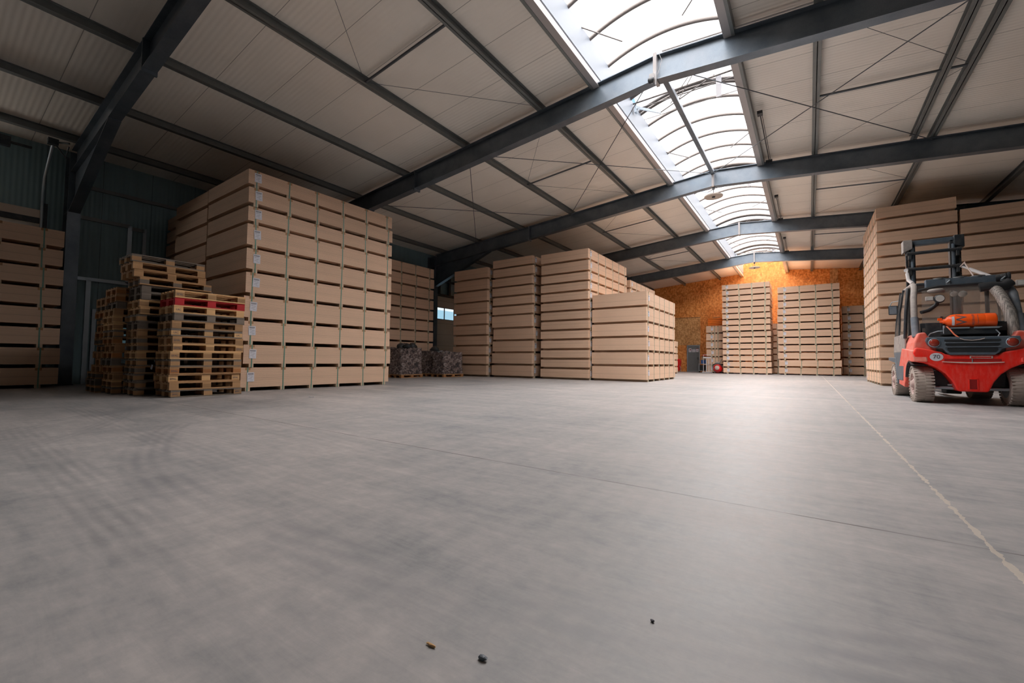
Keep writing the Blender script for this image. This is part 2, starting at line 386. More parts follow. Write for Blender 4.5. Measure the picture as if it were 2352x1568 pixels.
# ---------------------------------------------------------------- the hall
XR = -2.6                       # ridge line
XW, XE = -16.45, 11.25          # left and right wall faces
YB, YF = -10.9, 35.77
Y0, BAY = 2.42, 6.67
FR = [Y0+BAY*k for k in range(5)]
def ztop(x): return 7.35-.085*abs(x-XR)      # top of the rafters
def zsof(x): return 6.80-.088*abs(x-XR)      # underside of the rafters
RP = .17                                      # purlin depth
struct(MB().box(XW-.3, XE+.3, YB-.3, YF+.3, -.2, 0).build('floor', M['floor']))
def roofside(x0, x1):
    a, b_ = ztop(x0)+RP, ztop(x1)+RP
    return MB().hexa([(x0, YB-.2, a), (x1, YB-.2, b_), (x1, YF+.2, b_), (x0, YF+.2, a), (x0, YB-.2, a+.1), (x1, YB-.2, b_+.1), (x1, YF+.2, b_+.1), (x0, YF+.2, a+.1)])
struct(roofside(XW-.3, -4.06).build('ceiling', M['roof'])); struct(roofside(-1.14, XE+.3).build('ceiling', M['roof']))
struct(MB().box(-4.06, -1.14, YB-.2, 4.0, ztop(-4)+RP, 8.1).build('ceiling', M['roof']))  # unseen closed section, added so the near floor stays dark
WT = ztop(XW)+RP+.05
struct(MB().box(XW-.2, XW, YB, YF, 0, WT).build('wall_left', M['wallsheet']))
struct(MB().box(XE, XE+.2, YB, YF, 0, WT+.25).build('wall_right', M['wallsheet']))
gable = [(XW, 0), (XE, 0), (XE, ztop(XE)+RP+.05), (-1.1, ztop(-1.1)+RP+.05), (-1.1, 8.1), (XR, 8.4), (-4.1, 8.1), (-4.1, ztop(-4.1)+RP+.05), (XW, ztop(XW)+RP+.05)]
struct(MB().prism(gable, YF, YF+.2).build('wall_back', M['osb']))
struct(MB().prism(gable, YB-.2, YB).build('wall_front', M['wallsheet']))

# OSB patches, seams and the boarded column on the back wall
struct(MB().box(-9.0, -6.97, YF-.02, YF, 2.12, 4.30).build('trim_1', M['osb_pale']))
struct(MB().box(1.25, 1.68, YF-.10, YF, 0, ztop(1.5)+.1).build('trim_2', M['osb_pale'], bevel=.004))
struct(MB().box(-9.0, -6.97, YF-.03, YF-.021, 4.285, 4.31).build('trim_3', M['dark']))
struct(MB().box(-4.2, -1.0, YF-.008, YF, 7.55, 7.57).build('trim_4', M['osb']))

# personnel door in the back wall
d = struct(thing('door_1', (-7.50, YF-.03, 0), None, None))
MB().box(-.42, .42, -.03, .02, .01, 2.03).build('door_leaf', M['door_grey'], d, .004)
fr = MB(); fr.box(-.48, -.42, -.05, .03, 0, 2.10); fr.box(.42, .48, -.05, .03, 0, 2.10); fr.box(-.42, .42, -.05, .03, 2.03, 2.10)
fr.build('door_frame', M['galv'], d)
h = MB(); h.box(.33, .37, -.045, -.03, .95, 1.15); h.tube([(.35, -.045, 1.08), (.35, -.08, 1.08), (.24, -.08, 1.08)], .01); h.build('door_handle', M['dark'], d)
MB().box(-.42, .42, -.035, -.03, .01, .07).build('kick_plate', M['galv'], d)
for i, (x0, x1, z0, z1, q, inkc) in enumerate(((-.34, -.14, 1.55, 1.85, 'pictograms', 'lens_red'), (-.09, .17, 1.55, 1.77, 'text lines', 'ink_soft'), (.21, .39, 1.56, 1.84, 'a red heading', 'lens_red'))):
    t = thing('door_notice', (-7.50, YF-.062, 0), 'white notice sheet with %s on the grey back door, %s of three' % (q, ['leftmost', 'middle', 'rightmost'][i]), 'notice', group='notices on the back door')
    MB().box(x0, x1, -.004, 0, z0, z1).build('sheet', M['paper'], t)
    p = MB()
    if i == 0: MB().box(x0+.07, x1-.04, -.006, -.004, z1-.15, z1-.06).build('pictogram', M['lens_red'], t); p.box(x0+.05, x1-.10, -.006, -.004, z0+.06, z0+.10)
    elif i == 1:
        for k in range(5): p.box(x0+.02, x1-.02-.03*(k % 2), -.006, -.004, z0+.03+.035*k, z0+.045+.035*k)
    else: MB().box(x0, x1, -.006, -.004, z1-.04, z1).build('heading_bar', M['lens_red'], t); p.box(x0+.04, x1-.05, -.006, -.004, z0+.12, z0+.16)
    p.build('print', M[inkc], t)

# ---------------------------------------------------------------- portal frames
def frame_mesh_rafter(s):
    """one rafter half, s=-1 left, +1 right, around y=0"""
    b = MB(); xe = XW+.55 if s < 0 else XE-.55; x0, x1 = XR, xe
    fw, ft, wt = .11, .018, .008
    for (zf, sg) in ((ztop, -1), (zsof, 1)):
        a, c = zf(x0), zf(x1)
        lo0, hi0, lo1, hi1 = (a-ft, a, c-ft, c) if sg < 0 else (a, a+ft, c, c+ft)
        b.hexa([(x0, -fw, lo0), (x1, -fw, lo1), (x1, fw, lo1), (x0, fw, lo0), (x0, -fw, hi0), (x1, -fw, hi1), (x1, fw, hi1), (x0, fw, hi0)])
    b.hexa([(x0, -wt, zsof(x0)+ft), (x1, -wt, zsof(x1)+ft), (x1, wt, zsof(x1)+ft), (x0, wt, zsof(x0)+ft),
            (x0, -wt, ztop(x0)-ft), (x1, -wt, ztop(x1)-ft), (x1, wt, ztop(x1)-ft), (x0, wt, ztop(x0)-ft)])
    return b
ME_R = [frame_mesh_rafter(-1).mesh('rafter', M['steel']), frame_mesh_rafter(1).mesh('rafter', M['steel'])]
def haunch(s):
    b = MB(); xa = -12.35 if s < 0 else 2*XR+12.35; xb = XW+.55 if s < 0 else XE-.55; zb = 4.58
    za = zsof(xa); wt, fw, ft = .008, .11, .02
    zc = zsof(xb)
    b.prism([(xa, za), (xb, zc), (xb, zb)], -wt, wt)
    b.hexa([(xa, -fw, za-ft), (xb, -fw, zb-ft), (xb, fw, zb-ft), (xa, fw, za-ft), (xa, -fw, za), (xb, -fw, zb), (xb, fw, zb), (xa, fw, za)])
    return b
ME_H = [haunch(-1).mesh('haunch', M['steel']), haunch(1).mesh('haunch', M['steel'])]
def column_mb(s):
    b = MB(); xi = XW+.55 if s < 0 else XE-.55; xo = XW+.03 if s < 0 else XE-.03; zt = ztop(xo)
    lo, hi = min(xi, xo), max(xi, xo)
    b.box(lo, lo+.02, -.13, .13, 0, zt-.02); b.box(hi-.02, hi, -.13, .13, 0, zt-.02); b.box(lo+.02, hi-.02, -.008, .008, 0, zt-.02)
    b.box(lo-.03, hi+.0, -.16, .16, 0, .025)
    for z in (zsof(xi), 4.58): b.box(lo+.02, hi-.02, -.12, .12, z-.015, z)
    return b
ME_C = [column_mb(-1).mesh('column', M['steel']), column_mb(1).mesh('column', M['steel'])]
def splice(x):
    b = MB(); b.box(x-.025, x+.025, -.12, .12, zsof(x)-.06, ztop(x)+.0); return b
ME_S = [splice(-10.1).mesh('splice_plate', M['steel']), splice(2*XR+10.1).mesh('splice_plate', M['steel'])]
ME_K = MB().box(XR-.035, XR+.035, -.15, .15, zsof(XR)-.02, ztop(XR)+.02).mesh('ridge_plate', M['curb_rail'])
FL = ['dark steel portal frame crossing the top left corner, nearest the camera', 'grey steel portal frame crossing above the tall wide stack, with the camera on its ridge',
      'grey steel portal frame with a round lamp hanging below its ridge, nearer of two such', 'grey steel portal frame between the two that carry round lamps', 'grey steel portal frame nearest the orange board wall, lamp under its ridge']
for k, y in enumerate(FR):
    t = thing('portal_frame', (0, y, 0), FL[k], 'steel frame', group='portal frames carrying the roof')
    for i in (0, 1):
        obj('rafter', ME_R[i], t); obj('haunch', ME_H[i], t); obj('column', ME_C[i], t); obj('splice_plate', ME_S[i], t)
    obj('ridge_plate', ME_K, t)

# ---------------------------------------------------------------- purlins
def purlin_mb(x, y0, y1):
    b = MB(); z = ztop(x); s = 1 if x > XR else -1
    b.box(x-.008, x+.008, y0, y1, z, z+RP)
    b.box(x-.07, x+.07, y0, y1, z, z+.010); b.box(x-.07, x+.07, y0, y1, z+RP-.012, z+RP-.002)
    b.box(x-.07, x-.062, y0, y1, z+.01, z+.03)
    return b
side = {-5.5: 'first left of the skylight', -8.05: 'second left of the skylight', -10.6: 'third left of the skylight', -13.1: 'fourth left of the skylight', -15.4: 'along the left eaves',
        .25: 'first right of the skylight', 2.85: 'second right of the skylight', 5.4: 'third right of the skylight', 7.9: 'fourth right of the skylight'}
for x, q in side.items():
    tag(purlin_mb(x, YB, YF).build('roof_purlin', M['purlin']), 'long grey steel purlin under the roof panels, '+q, 'purlin', 'purlins under the roof')
tag(purlin_mb(2.46, YB, FR[2]).build('roof_purlin', M['purlin']), 'grey doubling purlin running beside the second purlin right of the skylight', 'purlin', 'purlins under the roof')
tag(MB().box(XR-.06, XR+.06, FR[1]+.12, FR[2]-.12, ztop(XR)-.16, ztop(XR)-.04).build('ridge_strut', M['steel'], bevel=.01), 'square steel strut along the ridge below the skylight glazing', 'steel strut')

# bracing rods in the second bay and sag rods with tie tubes in every bay
def rod(p0, p1, r, label, group, name='bracing_rod'):
    p0, p1 = Vector(p0), Vector(p1); d_ = (p1-p0).normalized()
    t = thing(name, (p0+p1)/2, label, 'rod', group=group); c = (p0+p1)/2
    MB().tube([p0-c, p1-c], r, 8).build('rod', M['rod'], t)
    if .009 < r < .015: MB().tube([p0-c+d_*.05, p0-c+d_*.35], r*2.1, 8).build('turnbuckle', M['dark'], t)
ya, yb = FR[1]+.125, FR[2]-.125
def zr(x): return ztop(x)-.10
for (x0, x1, q) in ((XR, -8.05, 'from the near ridge down to the far left'), (-8.05, XR, 'from the near left up to the far ridge'), (XR, 2.85, 'from the near ridge down to the far right'), (2.85, XR, 'from the near right up to the far ridge'),
                    (-8.05, -13.1, 'from the near left purlin down to the far left eaves'), (-13.1, -8.05, 'from the near left eaves up to the far left purlin')):
    dz = -.035 if x1 > x0 and x0 < XR or x0 > XR else 0
    rod((x0, ya, zr(x0)+dz), (x1, yb, zr(x1)+dz), .011, 'diagonal bracing rod '+q, 'diagonal rods of the braced bay')
bays = [(-1, 'nearest bay'), (0, 'first bay'), (1, 'braced bay'), (2, 'bay beyond the nearer round lamp'), (3, 'bay before the far round lamp')]
for k, q in ((0, 'nearest bay'), (1, 'braced bay'), (2, 'bay beyond the nearer round lamp'), (3, 'bay before the farther round lamp')):
    yc = FR[k]+BAY/2-.1
    for xa, xb, sd in ((-8.05, -5.5, 'left'), (.25, 2.85, 'right')):
        rod((xa, yc, ztop(xa)+.05), (xb, yc, ztop(xb)+.05), (.028 if k < 2 else .024), 'tie tube between purlins %s of the skylight, %s' % (sd, q), 'tie tubes between purlins', 'tie_tube')
        xo, xi = (xa, xb) if sd == 'left' else (xb, xa)
        rod((xi, FR[k]+.2, ztop(xi)+.06), (xo, yc, ztop(xo)+.06), .005, 'near thin sag rod %s of the skylight, %s' % (sd, q), 'thin sag rods', 'sag_rod')
        rod((xo, yc, ztop(xo)+.06), (xi, FR[k+1]-.2, ztop(xi)+.06), .005, 'far thin sag rod %s of the skylight, %s' % (sd, q), 'thin sag rods', 'sag_rod')

# ---------------------------------------------------------------- skylight
sk = struct(thing('window_1', (XR, 0, 7.3), None, None))
cz = 8.03-7.3; YS = 4.0  # skylight starts late, out of view, to darken the near floor
for s in (-1, 1):
    xi, xo = s*1.33, s*1.46
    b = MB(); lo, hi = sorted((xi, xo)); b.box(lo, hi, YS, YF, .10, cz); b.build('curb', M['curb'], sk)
    b = MB(); lo, hi = sorted((s*1.32, s*1.46)); b.box(lo, hi, YS, YF, -.12, .03); b.build('curb_rail', M['curb_rail'], sk)
    b = MB(); lo, hi = sorted((s*1.40, s*1.50)); b.box(lo, hi, YS, YF, .03, .10); lo, hi = sorted((s*1.46, s*1.52)); b.box(lo, hi, YS, YF, -.13, .12); b.build('curb_channel', M['purlin'], sk)
def arc(x): return cz+.02+.30*(1-(x/1.38)**2)
xs = [-1.38+2.76*i/16 for i in range(17)]
VENTS = [FR[k]+2.0 for k in range(0, 5)]      # near edge of an opened flap in each bay
def vault(y0, y1, b, dz=0):
    v = [(x, y, arc(x)+dz) for y in (y0, y1) for x in xs]; n = 17
    b.add(v, [(i, i+1, n+i+1, n+i) for i in range(16)], True)
b = MB(); ycur = YS
for vy in VENTS[1:]:
    vault(ycur, vy, b); ycur = vy+1.05
vault(ycur, YF, b)
b.build('glazing', M['glazing'], sk)
for vy in VENTS[1:]:                             # flap tilted up about its far edge
    b = MB(); v = []
    for (y, dz) in ((vy-.02, .55), (vy+1.05, .03)):
        v += [(x, y, arc(x)+dz) for x in xs]
    b.add(v, [(i, i+1, 17+i+1, 17+i) for i in range(16)], True); b.build('vent_flap', M['glazing'], sk)
me_bar = MB().tube([(x, 0, arc(x)-.035) for x in xs], .045, 8).mesh('glazing_bar', M['bar'])
y = YB+.5
ybars = []
y = 7.52-1.067*17
while y < YF:
    if y > YS: ybars.append(y)
    y += 1.067
for y in ybars:
    if any(v-.1 < y < v+1.15 for v in VENTS[1:]): continue
    obj('glazing_bar', me_bar, sk, loc=(0, y, 0))
for vy in VENTS[1:]:
    for yy, r in ((vy, 0), (vy+.16, 0), (vy+.9, 0), (vy+1.05, 0)): obj('glazing_bar', me_bar, sk, loc=(0, yy, 0))
    b = MB(); b.tube([(-1.33, vy+.35, cz-.05), (1.33, vy+.35, cz-.05)], .022, 6); b.tube([(-1.33, vy+.6, cz-.08), (1.33, vy+.6, cz-.08)], .014, 6); b.build('vent_crossbar', M['bar'], sk)
    b = MB(); b.box(-1.28, -1.22, vy+.3, vy+.42, cz-.32, cz-.10)
    b.hexa([(-1.26, vy+.33, cz-.20), (-.62, vy+.53, cz-.46), (-.62, vy+.58, cz-.46), (-1.26, vy+.38, cz-.20), (-1.26, vy+.33, cz-.13), (-.62, vy+.53, cz-.40), (-.62, vy+.58, cz-.40), (-1.26, vy+.38, cz-.13)])
    b.build('vent_arm', M['galv'], sk)
    b = MB(); b.tube([(-.62, vy+.55, cz-.42), (.75, vy+.45, cz+.05)], .014, 6); b.tube([(-.35, vy+.5, cz-.30), (.15, vy+.25, cz+.10)], .010, 6); b.tube([(-.15, vy+.5, cz-.28), (.25, vy+.25, cz+.10)], .010, 6); b.build('vent_linkage', M['bar'], sk)
    b = MB(); b.box(.78, .90, vy+.45, vy+.50, cz-.55, cz+.02); b.build('vent_motor', M['white_plastic'], sk)
for k in range(0, 5):                            # slanting stays near each frame
    b = MB(); yk = FR[k]
    b.tube([(-1.33, yk-.95, cz-.03), (-.75, yk-.05, cz-.02)], .014, 6); b.tube([(1.33, yk-.95, cz-.03), (.55, yk-.05, cz-.02)], .014, 6); b.tube([(-1.33, yk+3.35, cz-.02), (1.33, yk+3.35, cz-.02)], .008, 6)
    b.build('stay', M['bar'], sk)

# ridge fittings
t = thing('security_camera', (XR-.05, FR[1]-.16, zsof(XR)), 'small white and black security camera under the ridge of the second portal frame', 'camera')
b = MB(); b.box(-.05, .05, -.05, .03, -.03, .10); b.box(.06, .09, -.02, .02, -.16, .12); b.build('bracket', M['white_plastic'], t, .008)
b = MB(); b.lathe([(-.10, .001), (-.085, .045), (-.04, .065), (0, .065), (.02, .04)], (-.01, -.05, -.02), 'z', 20); b.build('dome', M['dark'], t)
MB().tube([(.12, 0, .05), (.20, .02, .35), (.14, .02, .52)], .006, 6).build('cable', M['white_plastic'], t)
b = MB(); b.tube([(-2.45, FR[1]-.12, ztop(-2.45)+.02), (1.8, FR[1]-.12, ztop(1.8)+.03)], .016, 8)
cd = b.build('cable_conduit', M['curb_rail']); tag(cd, 'thin conduit clipped along the top of the second portal frame, right of its ridge', 'conduit')
for k, q in ((2, 'nearer'), (4, 'farther')):
    t = thing('hanging_lamp', (XR, FR[k]-.02, zsof(XR)-.36), '%s of two round cream lamps hanging below the ridge' % q, 'lamp', group='round lamps under the ridge')
    b = MB(); b.lathe([(0, .29), (.03, .30), (.05, .27), (.10, .08), (.12, .03)], (0, 0, 0), 'z', 32); b.lathe([(0, .29), (.012, .05), (.0, .001)], (0, 0, 0), 'z', 32); b.build('lamp_shade', M['lamp_cream'], t)
    MB().lathe([(-.02, .001), (-.02, .05), (.02, .055)], (0, 0, 0), 'z', 16).build('lamp_socket', M['dark'], t)
    b = MB(); b.tube([(0, 0, .12), (0, 0, .34)], .012, 8); b.box(-.04, .04, -.03, .03, .26, .34); b.build('lamp_stem', M['dark'], t)
# slender rail with box ends under the roof right of the skylight
for k, q in ((1, 'braced bay'), (2, 'bay beyond the nearer round lamp'), (3, 'bay before the farther round lamp')):
    t = thing('cable_rail', (-.93, FR[k]+4.6, ztop(-.93)-.02), 'slim cable rail right of the skylight, '+q, 'cable rail', group='cable rails beside the skylight')
    b = MB(); b.tube([(0, -1.2, 0), (0, 1.85, 0)], .015, 6); b.tube([(.04, -1.2, 0), (.04, 1.85, 0)], .008, 6); b.build('rail', M['bar'], t)
    b = MB(); b.box(-.06, .06, -1.36, -1.2, -.04, .04); b.build('end_box', M['dark'], t)
    b = MB(); b.box(-.10, .08, 1.85, 1.93, -.04, .04); b.build('end_box', M['dark'], t)

# ---------------------------------------------------------------- left wall: rails, gates, doors
def rail(name, y0, y1, z0, z1, mat='purlin', dx=.06):
    struct(MB().box(XW, XW+dx, y0, y1, z0, z1).build(name, M[mat]))
rail('trim_5', FR[0]+.15, 9.0, 5.42, 5.52); rail('trim_6', FR[0]+.1, 3.66, 4.55, 4.65); rail('trim_7', FR[0]+.1, 3.70, 2.86, 2.95, 'galv'); rail('trim_8', 3.62, 3.72, 2.9, 4.62, 'galv')
rail('trim_9', 2.80, 2.90, 0, 2.88, 'galv'); rail('trim_10', 3.97, 4.05, 2.4, 4.62, 'galv'); rail('trim_11', 3.7, 4.0, 4.50, 4.60)
d = struct(thing('door_2', (XW+.02, 3.45, 0), None, None))
MB().box(0, .05, -.42, .42, .01, 2.0).build('door_leaf', M['wallsheet'], d)
b = MB(); b.box(0, .08, -.5, -.42, 0, 2.08); b.box(0, .08, .42, .5, 0, 2.08); b.box(0, .08, -.42, .42, 2.0, 2.08); b.build('door_frame', M['galv'], d)
MB().box(.051, .056, -.30, .30, 1.0, 1.85).build('door_pane', emit_mat('dim door pane', (.10, .22, .26), .12), d)
b = MB(); b.tube([(.05, -.34, 1.05), (.10, -.34, 1.05), (.10, -.22, 1.05)], .01); b.build('door_handle', M['galv'], d)
# sectional gate in the bay of the first portal frame (partly above the left stack)
def gate(name, y0, y1, zt, win=None, gl='pane'):
    d_ = struct(thing(name, (XW+.01, (y0+y1)/2, 0), None, None)); h_ = (y1-y0)/2
    MB().box(0, .05, -h_, h_, .01, zt).build('gate_panel', M['doorsheet'], d_)
    b_ = MB()
    for s_ in (-1, 1): b_.box(.0, .09, s_*h_-.05, s_*h_+.05, 0, zt+.55)
    b_.box(0, .10, -h_, h_, zt, zt+.14); b_.build('gate_track', M['truck_dark'], d_)
    if win:
        for (a0, a1, z0, z1) in win:
            MB().box(.051, .056, a0, a1, z0, z1-.22*(z1-z0)).build('gate_pane', M[gl], d_)
            MB().box(.051, .056, a0, a1, z1-.22*(z1-z0), z1).build('gate_pane', M['pane_top' if gl == 'pane' else gl], d_)
            b_ = MB(); b_.box(.05, .066, a0-.03, a0, z0-.03, z1+.03); b_.box(.05, .066, a1, a1+.03, z0-.03, z1+.03); b_.box(.05, .066, a0, a1, z0-.03, z0); b_.box(.05, .066, a0, a1, z1, z1+.03)
            b_.build('pane_frame', M['truck_dark'], d_)
    return d_
g1 = gate('door_3', -3.6, 1.95, 4.2, None)
b = MB(); b.tube([(.45, -2.6, 6.0), (.45, 2.45, 6.0)], .035, 10); b.box(.38, .52, 1.9, 2.1, 5.88, 6.12); b.build('spring_shaft', M['truck_dark'], g1)
b = MB(); b.tube([(.12, 2.72, 3.9), (.12, 2.72, 5.0), (.22, 2.72, 5.4), (1.2, 2.72, 6.05)], .03, 8); b.build('curved_track', M['galv'], g1)
b = MB(); b.tube([(1.2, 2.72, 6.05), (1.5, 2.95, 6.02)], .02, 6); b.tube([(1.2, 2.72, 6.05), (1.15, 2.95, 5.75), (1.45, 2.95, 5.95)], .016, 6); b.box(1.12, 1.28, 2.62, 2.80, 5.98, 6.12); b.build('track_bracket', M['truck_dark'], g1)
w2 = struct(thing('added_glow_strip', (XW, -1.4, 5.35), None, None))  # unseen glowing strip, added to brighten the roof at the left
MB().box(0, .02, -1.9, 1.9, -.42, .32).build('pane', M['glow_strip'], w2)  # glowing sheet of the added strip
b = MB(); [b.box(0, .05, y_-.03, y_+.03, -.45, .35) for y_ in (-1.9, -.95, 0, .95, 1.9)]; b.box(0, .05, -1.93, 1.93, .32, .37); b.box(0, .05, -1.93, 1.93, -.47, -.42); b.build('glow_strip_frame', M['truck_dark'], w2)
struct(MB().box(XW, XW+.10, -3.6, 1.93, 4.28, 4.55).build('trim_12', M['lamp_cream']))
g2 = gate('door_4', 16.15, 19.6, 4.2, [(-1.72, -1.02, 2.98, 3.58), (-.95, -.25, 2.98, 3.58), (-.18, .52, 2.98, 3.58)])
b = MB(); b.box(.06, .16, -1.55, -1.40, 4.3, 5.3); b.box(.06, .16, -.75, -.60, 4.3, 5.3); b.box(.06, .10, -1.7, 1.5, 5.0, 5.12); b.tube([(.2, -1.6, 5.05), (.2, 1.5, 5.05)], .04, 8); b.build('curved_track', M['truck_dark'], g2)

# ---------------------------------------------------------------- chipboard bundles
cache = {}
BH = .085
def bundle_meshes(Wd, Ln, h, nb, fine, cut):
    key = (round(Wd, 3), round(Ln, 3), round(h, 3), nb, fine)
    if key in cache: return cache[key]
    hx, hy = Wd/2, Ln/2; hb = h-BH
    mb = MB().box(-hx, hx, -hy, hy, BH, h-.003).mesh('board_stack', M['board_fine' if fine else 'board'])
    ys = [-hy+cut+(Ln-2*cut)*i/(nb-1) for i in range(nb)]
    br = MB().box(-hx+.004, hx-.004, -.05, .05, 0, BH).mesh('bearer', M['bearer'])
    st = MB(); t_ = .004; w_ = .013
    for s in (-1, 1):
        a, b_ = sorted((s*hx, s*(hx+t_))); st.box(a, b_, -w_, w_, .001, h-.001)
    st.box(-hx-t_, hx+t_, -w_, w_, h-.003, h); st.box(-hx, hx, -w_, w_, -.0, .001)
    st = st.mesh('strap', M['strap'])
    ep = MB()
    for s in (-1, 1):
        a, b_ = sorted((s*(hx+.001), s*(hx+.0035))); ep.box(a, b_, -.055, .055, h-.062, h-.002)
    ep = ep.mesh('edge_protector', M['protector'])
    cache[key] = (mb, br, st, ep, ys); return cache[key]
lab_me = MB().box(0, .003, -.075, .075, -.105, .105).mesh('label_sheet', M['paper'])
pr = MB()
for k in range(11): pr.box(.003, .0036, -.055+.0105*k, -.050+.0105*k+.004*(k % 3 == 0), .055, .085)
lab_print = pr.mesh('barcode', M['ink'])
pr = MB()
for z0, y0, y1 in ((.035, -.05, .04), (.015, -.055, -.01), (.0, .0, .05), (-.02, -.03, .03), (-.045, -.05, .02), (-.075, -.01, .05)): pr.box(.003, .0036, y0, y1, z0, z0+.009)
lab_text = pr.mesh('printed_lines', M['ink_soft'])
def board_pile(x0, x1, y0, y1, tops, nb, face, where, group, fine=False, label=True, cut=None, jit=.012, tall=False, seed=1, labmode=1):
    """a pile of bundles; face: world direction of the bearer ends that carry the labels ('+x','-x','-y')"""
    R_ = random.Random(seed); rz = {'+x': 0, '-x': PI, '-y': -PI/2}[face]
    Wd, Ln = (x1-x0, y1-y0) if face != '-y' else (y1-y0, x1-x0)
    cx, cy = (x0+x1)/2, (y0+y1)/2; cut = cut if cut is not None else .055*Ln; z = 0
    n = len(tops)
    for i, tp in enumerate(tops):
        h = round(tp-z, 3); 
        mb, br, st, ep, ys = bundle_meshes(Wd, Ln, h, nb, fine, cut)
        dx, dy = R_.uniform(-jit, jit), R_.uniform(-jit, jit)
        t = thing('board_bundle', (cx+dx, cy+dy, z), '%s chipboard bundle %s' % (ordn(i, n), where), 'board bundle', rz+R_.uniform(-.0015, .0015), group)
        obj('board_stack', mb, t)
        for k, yy in enumerate(ys):
            yy += R_.uniform(-.02, .02)
            obj('bearer', br, t, loc=(0, yy, 0))
            s_ = obj('strap', st, t, loc=(0, yy+R_.uniform(-.015, .015), 0)); s_.rotation_euler = (R_.uniform(-.02, .02)*.5/h if h > 0 else 0, 0, 0)
            obj('edge_protector', ep, s_)
        if label:
            lz = BH+(h-BH)*.52
            l_ = obj('label_sheet', lab_me, t, loc=(Wd/2+.006, ys[0]+R_.uniform(.02, .05), lz)); l_.rotation_euler = (R_.uniform(-.06, .06), 0, 0)
            l_['label'] = 'white printed delivery label'
            obj('barcode', lab_print, l_); obj('printed_lines', lab_text, l_)
        z = tp
def even(n, h): return [h*(i+1)/n for i in range(n)]
g_ = 'chipboard bundles in '
board_pile(-16.33, -14.90, -1.95, 2.15, even(8, 3.81), 6, '+x', 'in the stack at the left edge of the photo', g_+'the leftmost stack', label=False, cut=.33, seed=3, jit=.03)
board_pile(-12.72, -10.46, 4.36, 8.45, [.54, 1.06, 1.60, 2.17, 2.72, 3.27, 3.83, 4.25, 4.69, 5.11], 6, '+x', 'in the wide tall stack behind the wooden pallets', g_+'the tall wide left stack', fine=True, cut=.17, jit=.02, seed=4)
board_pile(-15.02, -12.78, 4.36, 8.45, [.52, 1.04, 1.58, 2.12, 2.64, 3.16, 3.68, 4.20, 4.66, 5.10], 6, '+x', 'in the stack hidden behind the wide tall left one', g_+'the stack behind the wide left one', label=False, seed=5, jit=.02)
board_pile(-16.38, -15.32, 4.55, 8.3, even(12, 5.05), 6, '+x', 'in the narrow dark stack by the left wall', g_+'the narrow stack by the left wall', seed=6)
board_pile(-16.35, -15.0, 10.7, 14.72, even(10, 5.17), 5, '+x', 'in the brown stack behind the film-wrapped pallets', g_+'the stack behind the wrapped pallets', seed=7, cut=.3)
zD = [.51, .94, 1.40, 1.88, 2.37, 2.90, 3.44, 3.98, 4.52, 5.06]; zE = [.54, 1.08, 1.62, 2.17, 2.75, 3.18, 3.60, 4.04, 4.47, 4.90, 5.33]
zF = [.42, .81, 1.20, 1.60, 1.99, 2.39, 2.78, 3.17, 3.56, 3.95, 4.34, 4.81, 5.28]; zG = [.57, 1.11, 1.66, 2.21, 2.80, 3.39]
board_pile(-14.15, -12.10, 15.25, 19.35, zD, 6, '+x', 'in the leftmost of the four middle stacks', g_+'the first middle stack', seed=8, jit=.02)
board_pile(-11.90, -9.74, 15.42, 19.5, zE, 6, '+x', 'in the second from left of the four middle stacks', g_+'the second middle stack', seed=9, jit=.04)
board_pile(-9.36, -7.17, 15.50, 19.85, zF, 6, '+x', 'in the tallest of the four middle stacks', g_+'the tallest middle stack', seed=10)
board_pile(-7.10, -4.93, 15.72, 19.80, zG, 6, '+x', 'in the low pale stack at mid picture', g_+'the low middle stack', seed=11)
board_pile(-9.30, -7.17, 20.35, 24.4, even(11, 4.78), 6, '+x', 'in the stack peeping over the low middle one', g_+'the stack behind the tallest middle one', seed=12)
board_pile(-9.00, -7.13, 25.7, 29.35, even(5, 2.11), 5, '+x', 'in the small far stack beside the low middle one', g_+'the small far stack', seed=13, label=False)
board_pile(-6.05, -4.92, 33.0, 35.1, even(6, 3.36), 3, '-y', 'in the short stack left of the tall far one', g_+'the short stack by the back wall', seed=14, cut=.35)
board_pile(-4.83, -2.02, 32.0, 34.3, even(15, 6.05), 4, '-y', 'in the tallest stack before the orange wall', g_+'the tallest far stack', seed=15, cut=.28, jit=.03)
board_pile(-2.30, -1.62, 34.7, 35.6, even(8, 3.5), 2, '-y', 'in the thin stack between two far stacks', g_+'the thin stack at the back wall', seed=16, cut=.15, label=False)
board_pile(-1.64, 1.57, 32.5, 34.8, even(12, 5.68), 4, '-y', 'in the wide far stack right of the tallest one', g_+'the wide far stack', seed=17, cut=.36, jit=.035)
board_pile(1.76, 4.6, 34.0, 35.6, even(8, 4.39), 4, '-y', 'in the dark far stack behind the right tower', g_+'the dark far stack', seed=18, cut=.3)
board_pile(2.0, 3.99, 19.3, 23.75, even(14, 6.19), 6, '-x', 'in the high stack left behind the forklift', g_+'the high stack behind the forklift', seed=19, jit=.02)
board_pile(4.07, 6.12, 19.3, 23.4, even(13, 5.75), 6, '-x', 'in the stack at the right edge of the photo', g_+'the stack at the right edge', seed=20, jit=.015, label=False)

